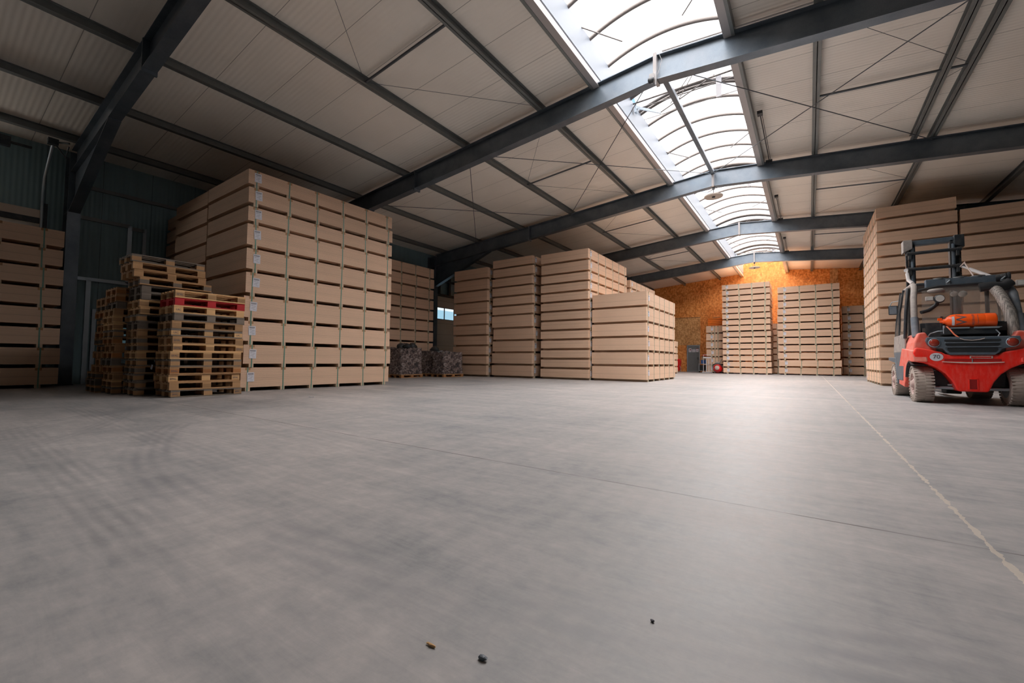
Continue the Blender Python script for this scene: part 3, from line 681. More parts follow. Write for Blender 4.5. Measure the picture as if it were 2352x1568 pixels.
# ---------------------------------------------------------------- wooden pallets
# long side (1.2 m) along local y, 0.8 m along local x
PM = {}
def pm(k, fn):
    if k not in PM: PM[k] = fn()
    return PM[k]
def rebox(me, mat):
    m2 = me.copy(); m2.materials.clear(); m2.materials.append(mat); return m2
P_top = MB().box(-.05, .05, -.6, .6, -.011, .011).mesh('top_board'); P_topw = MB().box(-.0725, .0725, -.6, .6, -.011, .011).mesh('top_board')
P_cross = MB().box(-.4, .4, -.0725, .0725, -.011, .011).mesh('cross_board')
P_block = MB().box(-.05, .05, -.0725, .0725, -.039, .039).mesh('block'); P_blockw = MB().box(-.0725, .0725, -.0725, .0725, -.039, .039).mesh('block')
P_botw = MB().box(-.05, .05, -.6, .6, -.011, .011).mesh('bottom_board')
for me in (P_top, P_topw, P_cross, P_block, P_blockw, P_botw): pass
pallet_protos = {}
def pallet(loc, rz, mats, label, group, stamp=None):
    t = thing('wooden_pallet', loc, label, 'pallet', rz, group)
    bm_, bl_ = mats
    def P(me, mat, name, x, y, z):
        o = obj(name, pm((me.name, mat), lambda: rebox(me, M[mat])), t, loc=(x, y, z)); return o
    for x in (-.35, .35): P(P_botw, bm_, 'bottom_board', x, 0, .011)
    P(P_topw, bm_, 'bottom_board', 0, 0, .011)
    for x, me in ((-.35, P_block), (0, P_blockw), (.35, P_block)):
        for y in (-.5275, 0, .5275):
            P(me, bl_, 'block', x, y, .061)
    for y in (-.5275, 0, .5275): P(P_cross, bm_, 'cross_board', 0, y, .111)
    for x, me in ((-.35, P_top), (-.19, P_top), (0, P_topw), (.19, P_top), (.35, P_top)): P(me, bm_, 'top_board', x, 0, .133)
    return t
txtcache = {}
def text_mesh(s, size, mat, ext=.001):
    k = (s, size, mat)
    if k in txtcache: return txtcache[k]
    c = bpy.data.curves.new('text', 'FONT'); c.body = s; c.size = size; c.extrude = ext; c.align_x = 'CENTER'; c.align_y = 'CENTER'
    o = bpy.data.objects.new('tmp', c); col.objects.link(o)
    dg = bpy.context.evaluated_depsgraph_get(); me = bpy.data.meshes.new_from_object(o.evaluated_get(dg))
    bpy.data.objects.remove(o); me.materials.clear(); me.materials.append(M[mat]); txtcache[k] = me; return me
PR = random.Random(5)
mix = [('wood_mid', 'wood_mid'), ('wood_old', 'wood_mid'), ('wood_mid', 'wood_old'), ('wood_old', 'wood_old'), ('wood_mid', 'wood_orange'), ('wood_new', 'wood_mid')]
front = [('wood_old', 'wood_mid'), ('wood_mid', 'wood_mid'), ('wood_mid', 'wood_new'), ('wood_mid', 'wood_orange'), ('wood_old', 'wood_mid'), ('wood_new', 'wood_mid'), ('wood_new', 'wood_mid'),
         ('wood_mid', 'wood_mid'), ('wood_old', 'wood_new'), ('wood_mid', 'wood_mid'), ('wood_old', 'wood_old'), ('wood_new', 'wood_new'), ('wood_red', 'wood_red'), ('wood_new', 'wood_mid')]
desc = {'wood_mid': 'brown used', 'wood_old': 'grey weathered', 'wood_new': 'light fresh', 'wood_red': 'red painted', 'wood_orange': 'brown'}
stamps = {11: 'UIC', 8: 'UIC', 2: 'EPAL', 6: 'EPAL', 5: 'EPAL', 7: 'EPAL', 0: 'IPPC', 12: None, 13: 'EPAL', 3: 'EPAL'}
for i, mt in enumerate(front):
    dy = -.05 if i in (1, 2, 3) else 0
    t = pallet((-10.10+PR.uniform(-.012, .012), 3.44+PR.uniform(-.02, .02)+dy*.6, .1445*i), PR.uniform(-.008, .008), mt, '%s wooden pallet, %s of the front pallet stack' % (desc[mt[0]], ordn(i, 14)), 'pallets in the front pallet stack')
    if stamps.get(i):
        for yy in (-.5275,) if i % 2 else (-.5275, .5275):
            tx = obj('burned_stamp', text_mesh(stamps[i], .048, 'ink'), t, loc=(.4015, yy, .061)); tx.rotation_euler = (PI/2, 0, PI/2)
def pstack(cx, cy, n, where, group, seed, shift={}):
    R_ = random.Random(seed)
    for i in range(n):
        mt = R_.choice(mix); sx, sy = shift.get(i, (0, 0))
        pallet((cx+sx+R_.uniform(-.02, .02), cy+sy+R_.uniform(-.03, .03), .1445*i), R_.uniform(-.015, .015), mt, '%s wooden pallet, %s of the %s' % (desc[mt[0]], ordn(i, n), where), group)
pstack(-11.03, 3.17, 19, 'highest pallet stack', 'pallets in the highest pallet stack', 21, {16: (0, -.12), 17: (0, -.13), 18: (0, -.14)})
pstack(-11.84, 3.00, 15, 'third pallet stack from the front', 'pallets in the third pallet stack', 22)
pstack(-12.62, 3.02, 14, 'rearmost pallet stack', 'pallets in the rearmost pallet stack', 23, {0: (-.05, -.08), 1: (-.06, -.1), 2: (-.04, -.08), 3: (-.05, -.06)})
tag(MB().add([(-.05, 0, -.04), (.04, 0, -.05), (.06, .004, .04), (-.02, .008, .05), (-.05, .01, -.04), (.04, .01, -.05), (.06, .014, .04), (-.02, .018, .05)], [(0,1,2,3), (7,6,5,4), (0,4,5,1), (1,5,6,2), (2,6,7,3), (3,7,4,0)]).build('paper_scrap', M['paper'], loc=(-10.62, 2.79, .56)), 'small white paper scrap caught at the side of the wooden pallets', 'paper scrap')

# ---------------------------------------------------------------- film-wrapped pallets
def wrapped(cx, cy, h, rz, label, seed, bags):
    R_ = random.Random(seed)
    t = thing('wrapped_pallet', (cx, cy, 0), label, 'wrapped pallet', rz, 'film-wrapped pallet loads')
    for x in (-.35, 0, .35):
        for y in (-.5275, 0, .5275): MB().box(x-.05, x+.05, y-.0725, y+.0725, .022, .1).build('pallet_block', M['wood_orange'], t)
    b_ = MB(); [b_.box(x-.05, x+.05, -.6, .6, 0, .022) for x in (-.35, 0, .35)]; b_.box(-.4, .4, -.6, .6, .1, .144); b_.build('pallet_deck', M['wood_mid'], t)
    # lumpy wrapped load: stacked rings with noise
    b_ = MB(); n, rows = 56, 16; v = []
    for r in range(rows+1):
        z = .144+(h-.144)*r/rows
        bulge = 1-.05*(r/rows)+.015*math.sin(r*2.1)
        for k in range(n):
            u = k/n*4; sd_ = int(u); f_ = u-sd_
            x, y = {0: (-.4+.8*f_, -.6), 1: (.4, -.6+1.2*f_), 2: (.4-.8*f_, .6), 3: (-.4, .6-1.2*f_)}[sd_]
            cr = 1-.05*(abs(f_-.5) > .44)
            v.append((x*bulge*cr+R_.uniform(-.016, .016), y*bulge*cr+R_.uniform(-.016, .016), z+(R_.uniform(-.03, .05) if r == rows else 0)))
    f = [(r*n+k, r*n+(k+1) % n, (r+1)*n+(k+1) % n, (r+1)*n+k) for r in range(rows) for k in range(n)]
    b_.add(v, f, True); b_.add([(0, 0, h+.03)]+v[-n:], [(0, k+1, (k+1) % n+1) for k in range(n)], True)
    b_.build('wrapped_load', M['wrap'], t)
    for q in range(bags):
        x, y, s_ = R_.uniform(-.22, .22), R_.uniform(-.4, .4), R_.uniform(.14, .24); b_ = MB(); vv = []
        for a in range(7):
            for k in range(12):
                th, ph = PI*a/6, 2*PI*k/12; rr = s_*(1+R_.uniform(-.22, .22))
                vv.append((x+rr*math.sin(th)*math.cos(ph), y+rr*math.sin(th)*math.sin(ph), h+.07+.75*rr*math.cos(th)))
        b_.add(vv, [(a*12+k, a*12+(k+1) % 12, (a+1)*12+(k+1) % 12, (a+1)*12+k) for a in range(6) for k in range(12)], True)
        b_.build('loose_bag', M['wrap'] if q % 2 else M['truck_dark'], t)
wrapped(-14.02, 12.2, 1.22, .02, 'taller film-wrapped pallet load with loose bags on top, left of two shorter ones', 1, 7)
wrapped(-14.25, 14.15, 1.15, .05, 'dark film-wrapped pallet load half hidden between the other two', 2, 1)
wrapped(-13.32, 14.0, 1.08, -.05, 'shorter film-wrapped pallet load at the right, before the middle stacks', 3, 0)

# ---------------------------------------------------------------- things by the back wall
t = thing('red_barrow', (-8.55, 34.9, 0), 'bright red tipped-up barrow leaning by the far stack left of the grey door', 'barrow')
MB().prism([(-.42, .42), (-.30, .62), (.10, 1.02), (.26, .98), (.30, .80), (.20, .10), (-.02, .06), (-.08, .38)], -.22, .22).build('tray', M['red_plain'], t, .03)
b = MB(); b.lathe([(-.03, .02), (-.03, .12), (.03, .12), (.03, .02)], (-.20, 0, .12), 'y', 20); b.build('barrow_wheel', M['dark'], t)
MB().tube([(.22, -.2, .5), (.34, -.2, .28), (.30, -.2, .0)], .02, 8).build('handle', M['galv'], t)
t = thing('orange_panels', (-5.62, 34.0, 3.362), 'stack of orange coated panels lying on the short stack by the back wall', 'panels')
for k in range(5): MB().box(-.42+.01*(k % 2), .55, -.4, .4, .005+.12*k, .115+.12*k).build('panel', M['orange_board'], t, .02)
MB().tube([(-.1, -.3, .63), (.4, -.3, .68)], .02, 6).build('loose_lath', M['wood_old'], t)
t = thing('tool_trolley', (-6.50, 34.4, 0), 'grey steel shelf trolley with full shelves beside the grey door', 'trolley')
b = MB()
for x in (-.30, .28):
    for y in (-.2, .2): b.box(x-.015, x+.015, y-.015, y+.015, .08, .66)
for z in (.14, .64): b.box(-.32, .32, -.22, .22, z-.02, z+.01)
b.build('shelf_frame', M['galv'], t)
for x in (-.26, .24): MB().lathe([(-.02, .001), (-.02, .05), (.02, .05), (.02, .001)], (x, -.18, .05), 'y', 16).build('castor', M['dark'], t)
o = MB().box(-.26, .26, -.18, .18, .151, .55).build('plastic_crate', M['dark'], None, .02, loc=(-6.50, 34.4, 0)); tag(o, 'black crate on the lower shelf of the steel trolley', 'crate')
o = MB().box(-.16, .30, -.18, .18, .655, .93).build('storage_box', M['blue_box'], None, .02, loc=(-6.50, 34.4, 0)); tag(o, 'blue storage box on the top shelf of the steel trolley', 'box')
o = MB().box(-.14, .24, -.16, .16, .932, 1.16).build('cardboard_carton', M['card'], None, .008, loc=(-6.50, 34.4, 0)); tag(o, 'cardboard carton on top of the blue storage box', 'carton')
t = thing('safety_helmet', (-6.44, 34.4, 1.162), 'orange safety helmet lying on the cardboard carton', 'helmet')
b = MB(); b.lathe([(0, .19), (.03, .185), (.10, .17), (.16, .12), (.19, .05), (.20, .001)], (0, 0, .02), 'z', 24); b.build('shell', M['orange_gas'], t)
b = MB(); b.box(-.13, .14, -.22, -.12, 0, .05); b.build('visor', M['dark'], t, .01)
t = thing('white_stand', (-5.88, 32.6, 0), 'slim white wheeled stand between trolley and red drum', 'stand')
b = MB()
for x in (-.30, .22): b.tube([(x, 0, .05), (x, 0, 1.28)], .016, 8)
for x in (-.12, .04): b.tube([(x, .1, .1), (x, .1, 1.05)], .028, 8)
b.tube([(-.30, 0, 1.28), (.22, 0, 1.28)], .016, 8); b.tube([(-.30, 0, .6), (.22, 0, .6)], .012, 8); b.box(-.28, .2, -.01, .01, 1.04, 1.14); b.build('stand_frame', M['white_plastic'], t)
b = MB(); b.box(-.38, .28, -.15, .2, .03, .09); b.build('base', M['white_plastic'], t, .02)
t = thing('hose_drum', (-5.22, 32.45, 0), 'red round industrial vacuum drum with hoses before the tall far stack', 'vacuum drum')
b = MB(); b.lathe([(-.20, .001), (-.19, .16), (-.14, .26), (-.05, .30), (.08, .30), (.15, .25), (.2, .001)], (0, 0, .34), 'y', 28); b.build('drum', M['red_plain'], t)
MB().lathe([(-.16, .17), (-.22, .12), (-.235, .001)], (-.02, 0, .38), 'y', 24).build('drum_cover', M['seam_dust'], t)
b = MB(); pts = [(.32*math.cos(a)+.0, -.2+.02*math.sin(3*a), .40+.30*math.sin(a)) for a in [k*.35 for k in range(16)]]; b.tube(pts, .018, 6); b.tube([(p[0]*.8, p[1]-.04, .45+(p[2]-.4)*.75) for p in pts], .014, 6); b.build('hose', M['dark'], t)
b = MB(); b.box(-.10, .14, -.1, .1, .62, .80); b.tube([(.1, 0, .7), (.22, .1, .95), (.28, .1, 1.0)], .03, 8); b.build('motor_head', M['truck_pale'], t, .02)
for x in (-.22, .22): MB().lathe([(-.02, .001), (-.02, .06), (.02, .06), (.02, .001)], (x, -.1, .06), 'x', 14).build('castor', M['dark'], t)

# ---------------------------------------------------------------- litter on the floor
def lump(name, loc, s, mat, label, seed, cat):
    R_ = random.Random(seed); b_ = MB(); v = []
    for a in range(5):
        for k in range(7):
            th, ph = PI*a/4, 2*PI*k/7; q = 1+R_.uniform(-.3, .3)
            v.append((s[0]*q*math.sin(th)*math.cos(ph), s[1]*q*math.sin(th)*math.sin(ph), s[2]+s[2]*math.cos(th)))
    b_.add(v, [(a*7+k, a*7+(k+1) % 7, (a+1)*7+(k+1) % 7, (a+1)*7+k) for a in range(4) for k in range(7)])
    tag(b_.build(name, M[mat], loc=loc), label, cat); return b_
lump('wood_chip', (-.825, .823, 0), (.016, .005, .004), 'wood_new', 'small tan wood chip on the floor left of the dark lump', 1, 'wood chip')
lump('plastic_lump', (-.685, .862, 0), (.013, .008, .006), 'truck_grey', 'small dark blue-grey lump lying on the bare floor in front', 2, 'lump')
lump('small_stone', (-.385, 1.27, 0), (.006, .005, .004), 'ink', 'tiny black stone on the bare floor right of centre', 3, 'stone')
lump('paper_scrap', (-8.0, 4.6, 0), (.10, .03, .006), 'paper', 'flat white scrap on the floor before the wide tall stack', 4, 'paper scrap')

# ---------------------------------------------------------------- forklift
# origin: floor under the rear axle, x right, y towards the mast
FX, FY = 2.475, 11.75
fk = thing('forklift', (FX, FY, 0), 'red forklift truck with grey dusty cab, seen from behind at the right edge', 'forklift')
def mirror(poly): return poly+[(-x, z) for x, z in poly[::-1]]
# rear counterweight: V-shaped plate, extruded forward and shrinking
half = [(-.20, .25), (-.27, .43), (-.36, .58), (-.48, .69), (-.62, .77), (-.79, .81), (-.80, .98), (-.76, 1.08), (-.62, 1.05), (-.40, .99), (-.33, .94)]
back = [(x, z) for x, z in half]
cw = MB(); P1 = mirror(half); P0 = [(x*.97, z*1.0) for x, z in P1]
cw.prism(P1, -.40, .05)
cw.build('counterweight', M['red'], fk, .03, 3)
ul = mirror([(-.62, 1.04), (-.76, 1.06), (-.74, 1.22), (-.68, 1.36), (-.56, 1.40), (-.50, 1.28)])
for s in (-1, 1):
    b = MB(); sp = [(x*s, z) for x, z in [(-.45, .98), (-.79, 1.0), (-.765, 1.18), (-.70, 1.37), (-.60, 1.38), (-.56, 1.28), (-.45, 1.26)]]
    b.prism(sp, -.32, .75)
    b.build('shoulder', M['red_faded'], fk, .03, 3)
    # side fender with wheel arch (y,z profile)
    archp = [(.44*math.cos(a), .38+.44*math.sin(a)) for a in [PI*k/10 for k in range(10, -1, -1)]]
    prof = [(-.43, .80), (-.36, 1.02), (.78, 1.10), (1.28, .62), (1.22, .30), (.62, .26)]+[(.46, .40)]+[(p[0], p[1]) for p in archp[::-1] if p[1] > .40 and (p[0] > 0 or p[1] > .76)]
    b = MB(); xa, xb = sorted((s*.81, s*.60)); b.prism(prof, xa, xb, 'x'); b.build('side_fender', M['red_faded' if s < 0 else 'red'], fk, .02, 2)
    b = MB()
    for k in range(8):
        a0, a1 = PI*(.08+.60*k/8), PI*(.08+.60*(k+1)/8)
        y0_, z0_, y1_, z1_ = .43*math.cos(a0), .38+.43*math.sin(a0), .43*math.cos(a1), .38+.43*math.sin(a1)
        xa, xb = sorted((s*.815, s*.55)); b.hexa([(xa, y0_*.97, z0_*.985), (xb, y0_*.97, z0_*.985), (xb, y1_*.97, z1_*.985), (xa, y1_*.97, z1_*.985), (xa, y0_, z0_), (xb, y0_, z0_), (xb, y1_, z1_), (xa, y1_, z1_)])
    b.build('wheel_arch_lip', M['truck_dark'], fk)
MB().box(-.56, .56, -.28, .78, .95, 1.24).build('bonnet', M['truck_pale'], fk, .03)
# bumper crease, pocket and towing slot
b = MB(); n = 14
for k in range(n):
    x0, x1 = -.40+.80*k/n, -.40+.80*(k+1)/n; f0, f1 = 1-(x0/.42)**2, 1-(x1/.42)**2
    b.hexa([(x0, -.425, .80-.022*f0), (x1, -.425, .80-.022*f1), (x1, -.40, .80-.022*f1), (x0, -.40, .80-.022*f0), (x0, -.412, .812-.012*f0), (x1, -.412, .812-.012*f1), (x1, -.40, .812-.012*f1), (x0, -.40, .812-.012*f0)])
b.build('bumper_lip', M['seam_dust'], fk)
tag(MB().box(-.37, .37, -.404, -.399, .815, .862).build('bumper_recess', plain('red with recess shade painted in', (.42, .008, .006), .5), fk, 0), 'red recess, its shade painted in as darker red')  # flat plate; shade of the recess is painted in as darker red
b = MB(); b.box(-.055, -.045, -.41, -.40, .30, .49); b.box(.055, .068, -.41, -.40, .30, .49); b.box(-.055, .068, -.41, -.40, .48, .49); b.build('pocket_rim', M['red'], fk)
MB().box(-.045, .055, -.403, -.399, .30, .48).build('towing_pocket', plain('red with pocket shade painted in', (.30, .006, .005), .5), fk)  # flat plate in darker red, painted-in shade of the pocket
b = MB(); b.box(-.03, .26, -.415, -.40, .905, .915); b.box(-.03, .26, -.412, -.40, .870, .878); b.box(-.03, -.015, -.412, -.40, .875, .91); b.box(.245, .26, -.412, -.40, .875, .91); b.build('handle_slot', M['seam_dust'], fk)
MB().tube([(0, -.41, .80), (0, -.41, .86)], .008, 6).build('drawbar_pin', M['galv'], fk)
# worn oval badge
b = MB(); b.add([(0, 0, 0)]+[(.095*math.cos(2*PI*k/28), 0, .078*math.sin(2*PI*k/28)) for k in range(28)], [(0, k+1, (k+1) % 28+1) for k in range(28)])
bd = b.build('oval_badge', M['paper'], fk, loc=(-.475, -.4035, .895)); bd['label'] = 'worn white oval badge with the number 70'
o = obj('badge_number', text_mesh('70', .105, 'ink'), bd, loc=(0, -.003, .0)); o.rotation_euler = (PI/2, 0, 0)
# grille with tail lamps
G_ = mirror([(-.29, .935), (-.345, .985), (-.385, 1.05), (-.52, 1.075), (-.585, 1.12), (-.615, 1.20), (-.60, 1.275)])
MB().prism(G_, -.43, -.30).build('grille', M['truck_grey'], fk, .012)
for z0, z1, hw in ((1.175, 1.225, .37), (1.095, 1.150, .355), (.985, 1.070, .33)):
    b = MB(); b.prism([(-hw+.03, z0), (hw-.03, z0), (hw, (z0+z1)/2), (hw-.01, z1), (-hw+.01, z1), (-hw, (z0+z1)/2)], -.434, -.429); b.build('grille_slot', M['dark'], fk)
for z in (1.160, 1.082): MB().tube([(-.36, -.44, z), (.36, -.44, z)], .010, 8).build('grille_bar', M['truck_grey'], fk)
for s in (-1, 1):
    b = MB(); b.lathe([(0, .085), (-.012, .085), (-.014, .074)], (s*.505, -.43, 1.165), 'y', 28); b.build('lamp_ring', M['galv'], fk)
    b = MB(); b.lathe([(-.004, .074), (-.020, .06), (-.028, .03), (-.030, .001)], (s*.505, -.43, 1.165), 'y', 28); b.build('tail_lamp', M['lens_red'], fk)
# chassis, axle
b = MB(); b.box(-.50, .50, -.1, 2.3, .30, .62); b.box(-.62, .62, -.07, .07, .30, .44); b.box(-.12, .12, .9, 1.3, .14, .32); b.box(-.45, .45, 2.0, 2.5, .2, .9); b.build('chassis', M['truck_dark'], fk, .02)
b = MB(); b.tube([(-.5, -.18, .30), (.5, -.18, .30)], .03, 8); b.tube([(-.30, -.2, .36), (-.1, -.2, .36)], .016, 8); b.build('steering_rod', M['galv'], fk)
# wheels
def wheel(cx, cy, r, w_, s):
    """s=-1: outer side faces -x"""
    t_ = MB(); n = 36; prof = [(-w_/2, r*.60), (-w_/2, r*.80), (-w_/2+.02, r*.93), (-w_/2+.05, r), (w_/2-.05, r), (w_/2-.02, r*.93), (w_/2, r*.80), (w_/2, r*.60)]
    t_.lathe(prof, (cx, cy, r), 'x', n*2)
    o_ = t_.build('tyre', M['tyre'], fk)
    tb = MB()
    for k in range(n):
        a = 2*PI*k/n
        for sd in (-1, 1):
            a_ = a+(PI/n if sd > 0 else 0); x0, x1 = sorted((cx+sd*.012, cx+sd*(w_/2+.004)))
            p = []
            for rr in (r*.93, r+.006):
                for (x, da) in ((x0, -.050), (x1, -.062), (x1, .032), (x0, .050)):
                    p.append((x, cy+rr*math.cos(a_+da), r+rr*math.sin(a_+da)))
            tb.hexa(p)
    tb.build('tread', M['tyre'], o_)
    xo = cx+s*w_/2
    h_ = MB(); h_.lathe([(0, r*.60), (-s*.05, r*.56), (-s*.06, r*.34), (-s*.02, r*.30), (s*.0, r*.2), (s*.02, r*.18), (s*.02, .001)], (xo, cy, r), 'x', 32); rim_ = h_.build('rim', M['rim'], fk)
    hb = MB()
    for k in range(8):
        a = 2*PI*k/8; hb.tube([(xo-s*.045, cy+r*.44*math.cos(a), r+r*.44*math.sin(a)), (xo-s*.01, cy+r*.44*math.cos(a), r+r*.44*math.sin(a))], .014, 6)
    hb.build('wheel_nuts', M['rim'], rim_)
    h2 = MB(); h2.lathe([(0, r*.60), (s*.02, .001)], (cx-s*w_/2, cy, r), 'x', 24); h2.build('inner_hub', M['truck_dark'], fk)
for s in (-1, 1):
    wheel(s*.635, 0, .355, .27, s); wheel(s*.64, 2.15, .375, .30, s)
# front mudguard and steps
for s in (-1, 1):
    b = MB(); xa, xb = sorted((s*.82, s*.52)); b.prism([(1.66, .78), (2.6, .84), (2.62, .92), (1.62, .90), (1.40, .50), (1.36, .32), (1.44, .30), (1.50, .48)], xa, xb, 'x'); b.build('mudguard', M['truck_grey'], fk, .012)
    b = MB(); xa, xb = sorted((s*.80, s*.55)); b.box(xa, xb, 1.25, 1.55, .30, .34); b.box(xa, xb, 1.2, 1.5, .58, .62); b.build('step', M['truck_dark'], fk)
# cab: side frames, doors, glass, pillars
for s in (-1, 1):
    b = MB(); x = s*.78; xi = s*.60
    b.tube([(s*.70, -.02, 1.32), (s*.70, .06, 1.75), (s*.685, .16, 2.10), (s*.64, .36, 2.36), (s*.60, .75, 2.46), (s*.60, 1.55, 2.46)], .052 if s < 0 else .07, 12)
    b.build('rear_pillar', M['truck_pale'] if s < 0 else M['pillar_grey'], fk)
    b = MB(); b.tube([(s*.70, -.05, 1.30), (s*.70, .04, 1.70)], .062 if s < 0 else .085, 12); b.build('pillar_sleeve', M['pillar_grey'], fk)
    b = MB(); b.tube([(s*.76, 1.95, 1.0), (s*.74, 1.78, 1.7), (s*.68, 1.55, 2.40)], .035, 8); b.tube([(s*.78, .55, 1.30), (s*.76, .5, 1.9), (s*.70, .62, 2.38)], .03, 8); b.tube([(s*.78, 1.25, 1.2), (s*.77, 1.2, 1.9), (s*.70, 1.15, 2.42)], .02, 8); b.build('door_post', M['truck_dark'], fk)
    b = MB(); b.hexa([(s*.80, .50, 1.02), (s*.80, 1.95, 1.02), (s*.77, 1.95, 1.02), (s*.77, .50, 1.02), (s*.795, .55, 1.40), (s*.795, 1.85, 1.40), (s*.765, 1.85, 1.40), (s*.765, .55, 1.40)]); b.build('door_panel', M['truck_pale'], fk, .01)
    b = MB(); b.add([(s*.78, .58, 1.40), (s*.78, 1.82, 1.40), (s*.70, 1.58, 2.36), (s*.71, .62, 2.36)], [(0, 1, 2, 3)]); b.build('side_window', M['cabglass'], fk)
    b = MB(); b.hexa([(s*.82, .70, .40), (s*.82, 1.30, .40), (s*.60, 1.30, .40), (s*.60, .70, .40), (s*.80, .50, 1.02), (s*.80, 1.95, 1.02), (s*.60, 1.95, 1.02), (s*.60, .50, 1.02)]); b.build('side_skirt', M['truck_grey'], fk, .01)
b = MB(); b.add([(-.60, .00, 1.40), (.60, .00, 1.40), (.55, .22, 2.30), (-.55, .22, 2.30)], [(0, 1, 2, 3)]); b.build('rear_window', M['cabglass'], fk)
b = MB(); b.add([(-.66, 1.98, 1.0), (.66, 1.98, 1.0), (.60, 1.62, 2.40), (-.60, 1.62, 2.40)], [(0, 1, 2, 3)]); b.build('front_window', M['cabglass'], fk)
b = MB(); b.tube([(-.60, .22, 2.28), (-.3, .20, 2.335), (.3, .20, 2.335), (.60, .22, 2.28)], .022, 8); b.build('window_seal', M['dark'], fk)
b = MB(); b.box(-.60, .60, .45, 1.6, 2.40, 2.46); b.build('cab_roof', M['truck_dark'], fk, .02)
RB = MB(); RB.box(-.47, .52, .30, .45, 2.34, 2.50); RB.build('roof_rail_box', M['truck_grey'], fk, .008)
for x in (-.15, .60):
    b = MB(); b.box(x-.03, x+.03, .285, .30, 2.37, 2.48); b.tube([(x-.02, .27, 2.40), (x+.03, .27, 2.45)], .012, 6); b.build('clamp', M['galv'], fk)
for x in (-.25, .05, .30): MB().lathe([(0, .11), (.03, .10), (.045, .03), (.046, .001)], (x, .40, 2.49), 'z', 18).build('roof_bolt_cap', M['truck_dark'], fk)
b = MB(); b.tube([(.52, .36, 2.43), (.66, .34, 2.45)], .075, 14); b.lathe([(0, .075), (.04, .09), (.045, .075), (.0, .06)], (.66, .34, 2.45), 'x', 18); b.build('exhaust_mouth', M['truck_dark'], fk)
b = MB(); b.tube([(.44, .10, 2.22), (.50, .02, 2.05), (.585, -.04, 1.75), (.62, -.08, 1.30)], .085, 16); b.build('exhaust_guard', M['guard'], fk)
b = MB(); b.tube([(.25, .12, 2.24), (.40, .10, 2.26), (.56, .12, 2.24), (.66, .16, 2.32)], .085, 12); b.build('exhaust_elbow', M['dark'], fk)
# beacon, work lamps, mirror
b = MB(); b.lathe([(0, .001), (0, .11), (.02, .13), (.045, .13), (.065, .10), (.07, .001)], (-.36, .10, 2.20), 'z', 24); b.build('beacon', M['truck_pale'], fk)
def worklamp(x, y, z, sc_=1):
    t_ = MB(); t_.box(x-.06*sc_, x+.06*sc_, y-.02, y+.05, z-.045*sc_, z+.045*sc_); o_ = t_.build('work_lamp', M['truck_pale'], fk, .012)
    MB().box(x-.045*sc_, x+.045*sc_, y-.026, y-.02, z-.033*sc_, z+.033*sc_).build('lens', M['lamp_glass'], o_)
worklamp(-.47, .02, 2.07, 1); worklamp(.78, .05, 2.28, 1.25)
b = MB(); b.lathe([(-.03, .001), (-.03, .075), (.03, .085), (.09, .05), (.10, .001)], (-.33, .0, 2.06), 'y', 22); o = b.build('round_lamp', M['truck_dark'], fk)
MB().lathe([(-.034, .065), (-.036, .001)], (-.33, .0, 2.06), 'y', 22).build('lens', M['lamp_glass'], o)
b = MB(); b.tube([(-.33, .08, 2.05), (-.36, .12, 1.95), (-.48, .08, 1.84), (-.60, .02, 1.80)], .035, 10); b.build('breather_hose', M['dark'], fk)
b = MB(); b.box(-.90, -.74, 1.70, 1.74, 1.92, 2.14); o = b.build('mirror', M['truck_dark'], fk, .02)
MB().box(-.885, -.755, 1.694, 1.70, 1.94, 2.12).build('mirror_glass', M['pillar_grey'], o)
MB().tube([(-.87, 1.72, 2.14), (-.84, 1.70, 2.22), (-.72, 1.66, 2.24), (-.70, 1.64, 2.16)], .01, 8).build('mirror_arm', M['galv'], fk)
b = MB(); b.lathe([(-.02, .001), (-.02, .05), (.06, .055), (.06, .001)], (-.05, .35, 2.18), 'y', 16); b.lathe([(-.02, .001), (-.02, .06), (.06, .06), (.06, .001)], (.07, .35, 2.17), 'y', 16); b.build('interior_lamp', M['lamp_glass'], fk)
# seat, steering, dashboard inside
b = MB(); b.box(-.26, .26, .55, 1.1, 1.10, 1.26); b.box(-.25, .25, .48, .60, 1.24, 1.66); b.build('driver_seat', M['dark'], fk, .04)
b = MB(); b.lathe([(-.012, .16), (0, .175), (.012, .16), (0, .15), (-.012, .16)], (-.15, 1.45, 1.42), 'z', 24); b.tube([(-.15, 1.45, 1.42), (-.15, 1.75, 1.1)], .02, 8); b.box(-.5, .5, 1.7, 1.85, 1.0, 1.3); b.build('steering_console', M['dark'], fk)
# gas bracket
b = MB(); b.box(-.34, .36, -.30, .02, 1.33, 1.45); b.box(-.55, -.30, -.02, .02, 1.24, 1.58); b.box(-.34, -.30, -.06, -.02, 1.45, 1.70); b.box(.30, .60, -.10, .0, 1.40, 1.56); b.box(-.62, .62, .02, .10, 1.24, 1.58); b.build('gas_bracket', M['truck_dark'], fk, .006)
b = MB(); b.box(-.25, .0, -.33, -.30, 1.435, 1.46); b.box(.06, .38, -.33, -.30, 1.43, 1.46); b.box(.30, .42, -.30, -.20, 1.45, 1.46); b.build('bracket_edge', M['galv'], fk)
b = MB(); b.tube([(-.55, -.05, 1.27), (-.50, -.12, 1.36), (-.40, -.2, 1.40), (-.33, -.2, 1.40)], .010, 6); b.build('fuel_hose', M['galv'], fk)
MB().tube([(.34, -.3, 1.40), (.38, -.33, 1.33), (.35, -.35, 1.27)], .010, 6).build('return_hose', M['galv'], fk)
MB().tube([(-.33, -.27, 1.50), (-.33, -.27, 1.35)], .02, 6).build('gas_fitting', M['galv'], fk)
b = MB(); b.tube([(-.30, -.30, 1.48), (-.27, -.36, 1.42), (-.22, -.40, 1.32), (-.17, -.42, 1.26)], .012, 8); b.build('gas_hose', M['hose_orange'], fk)
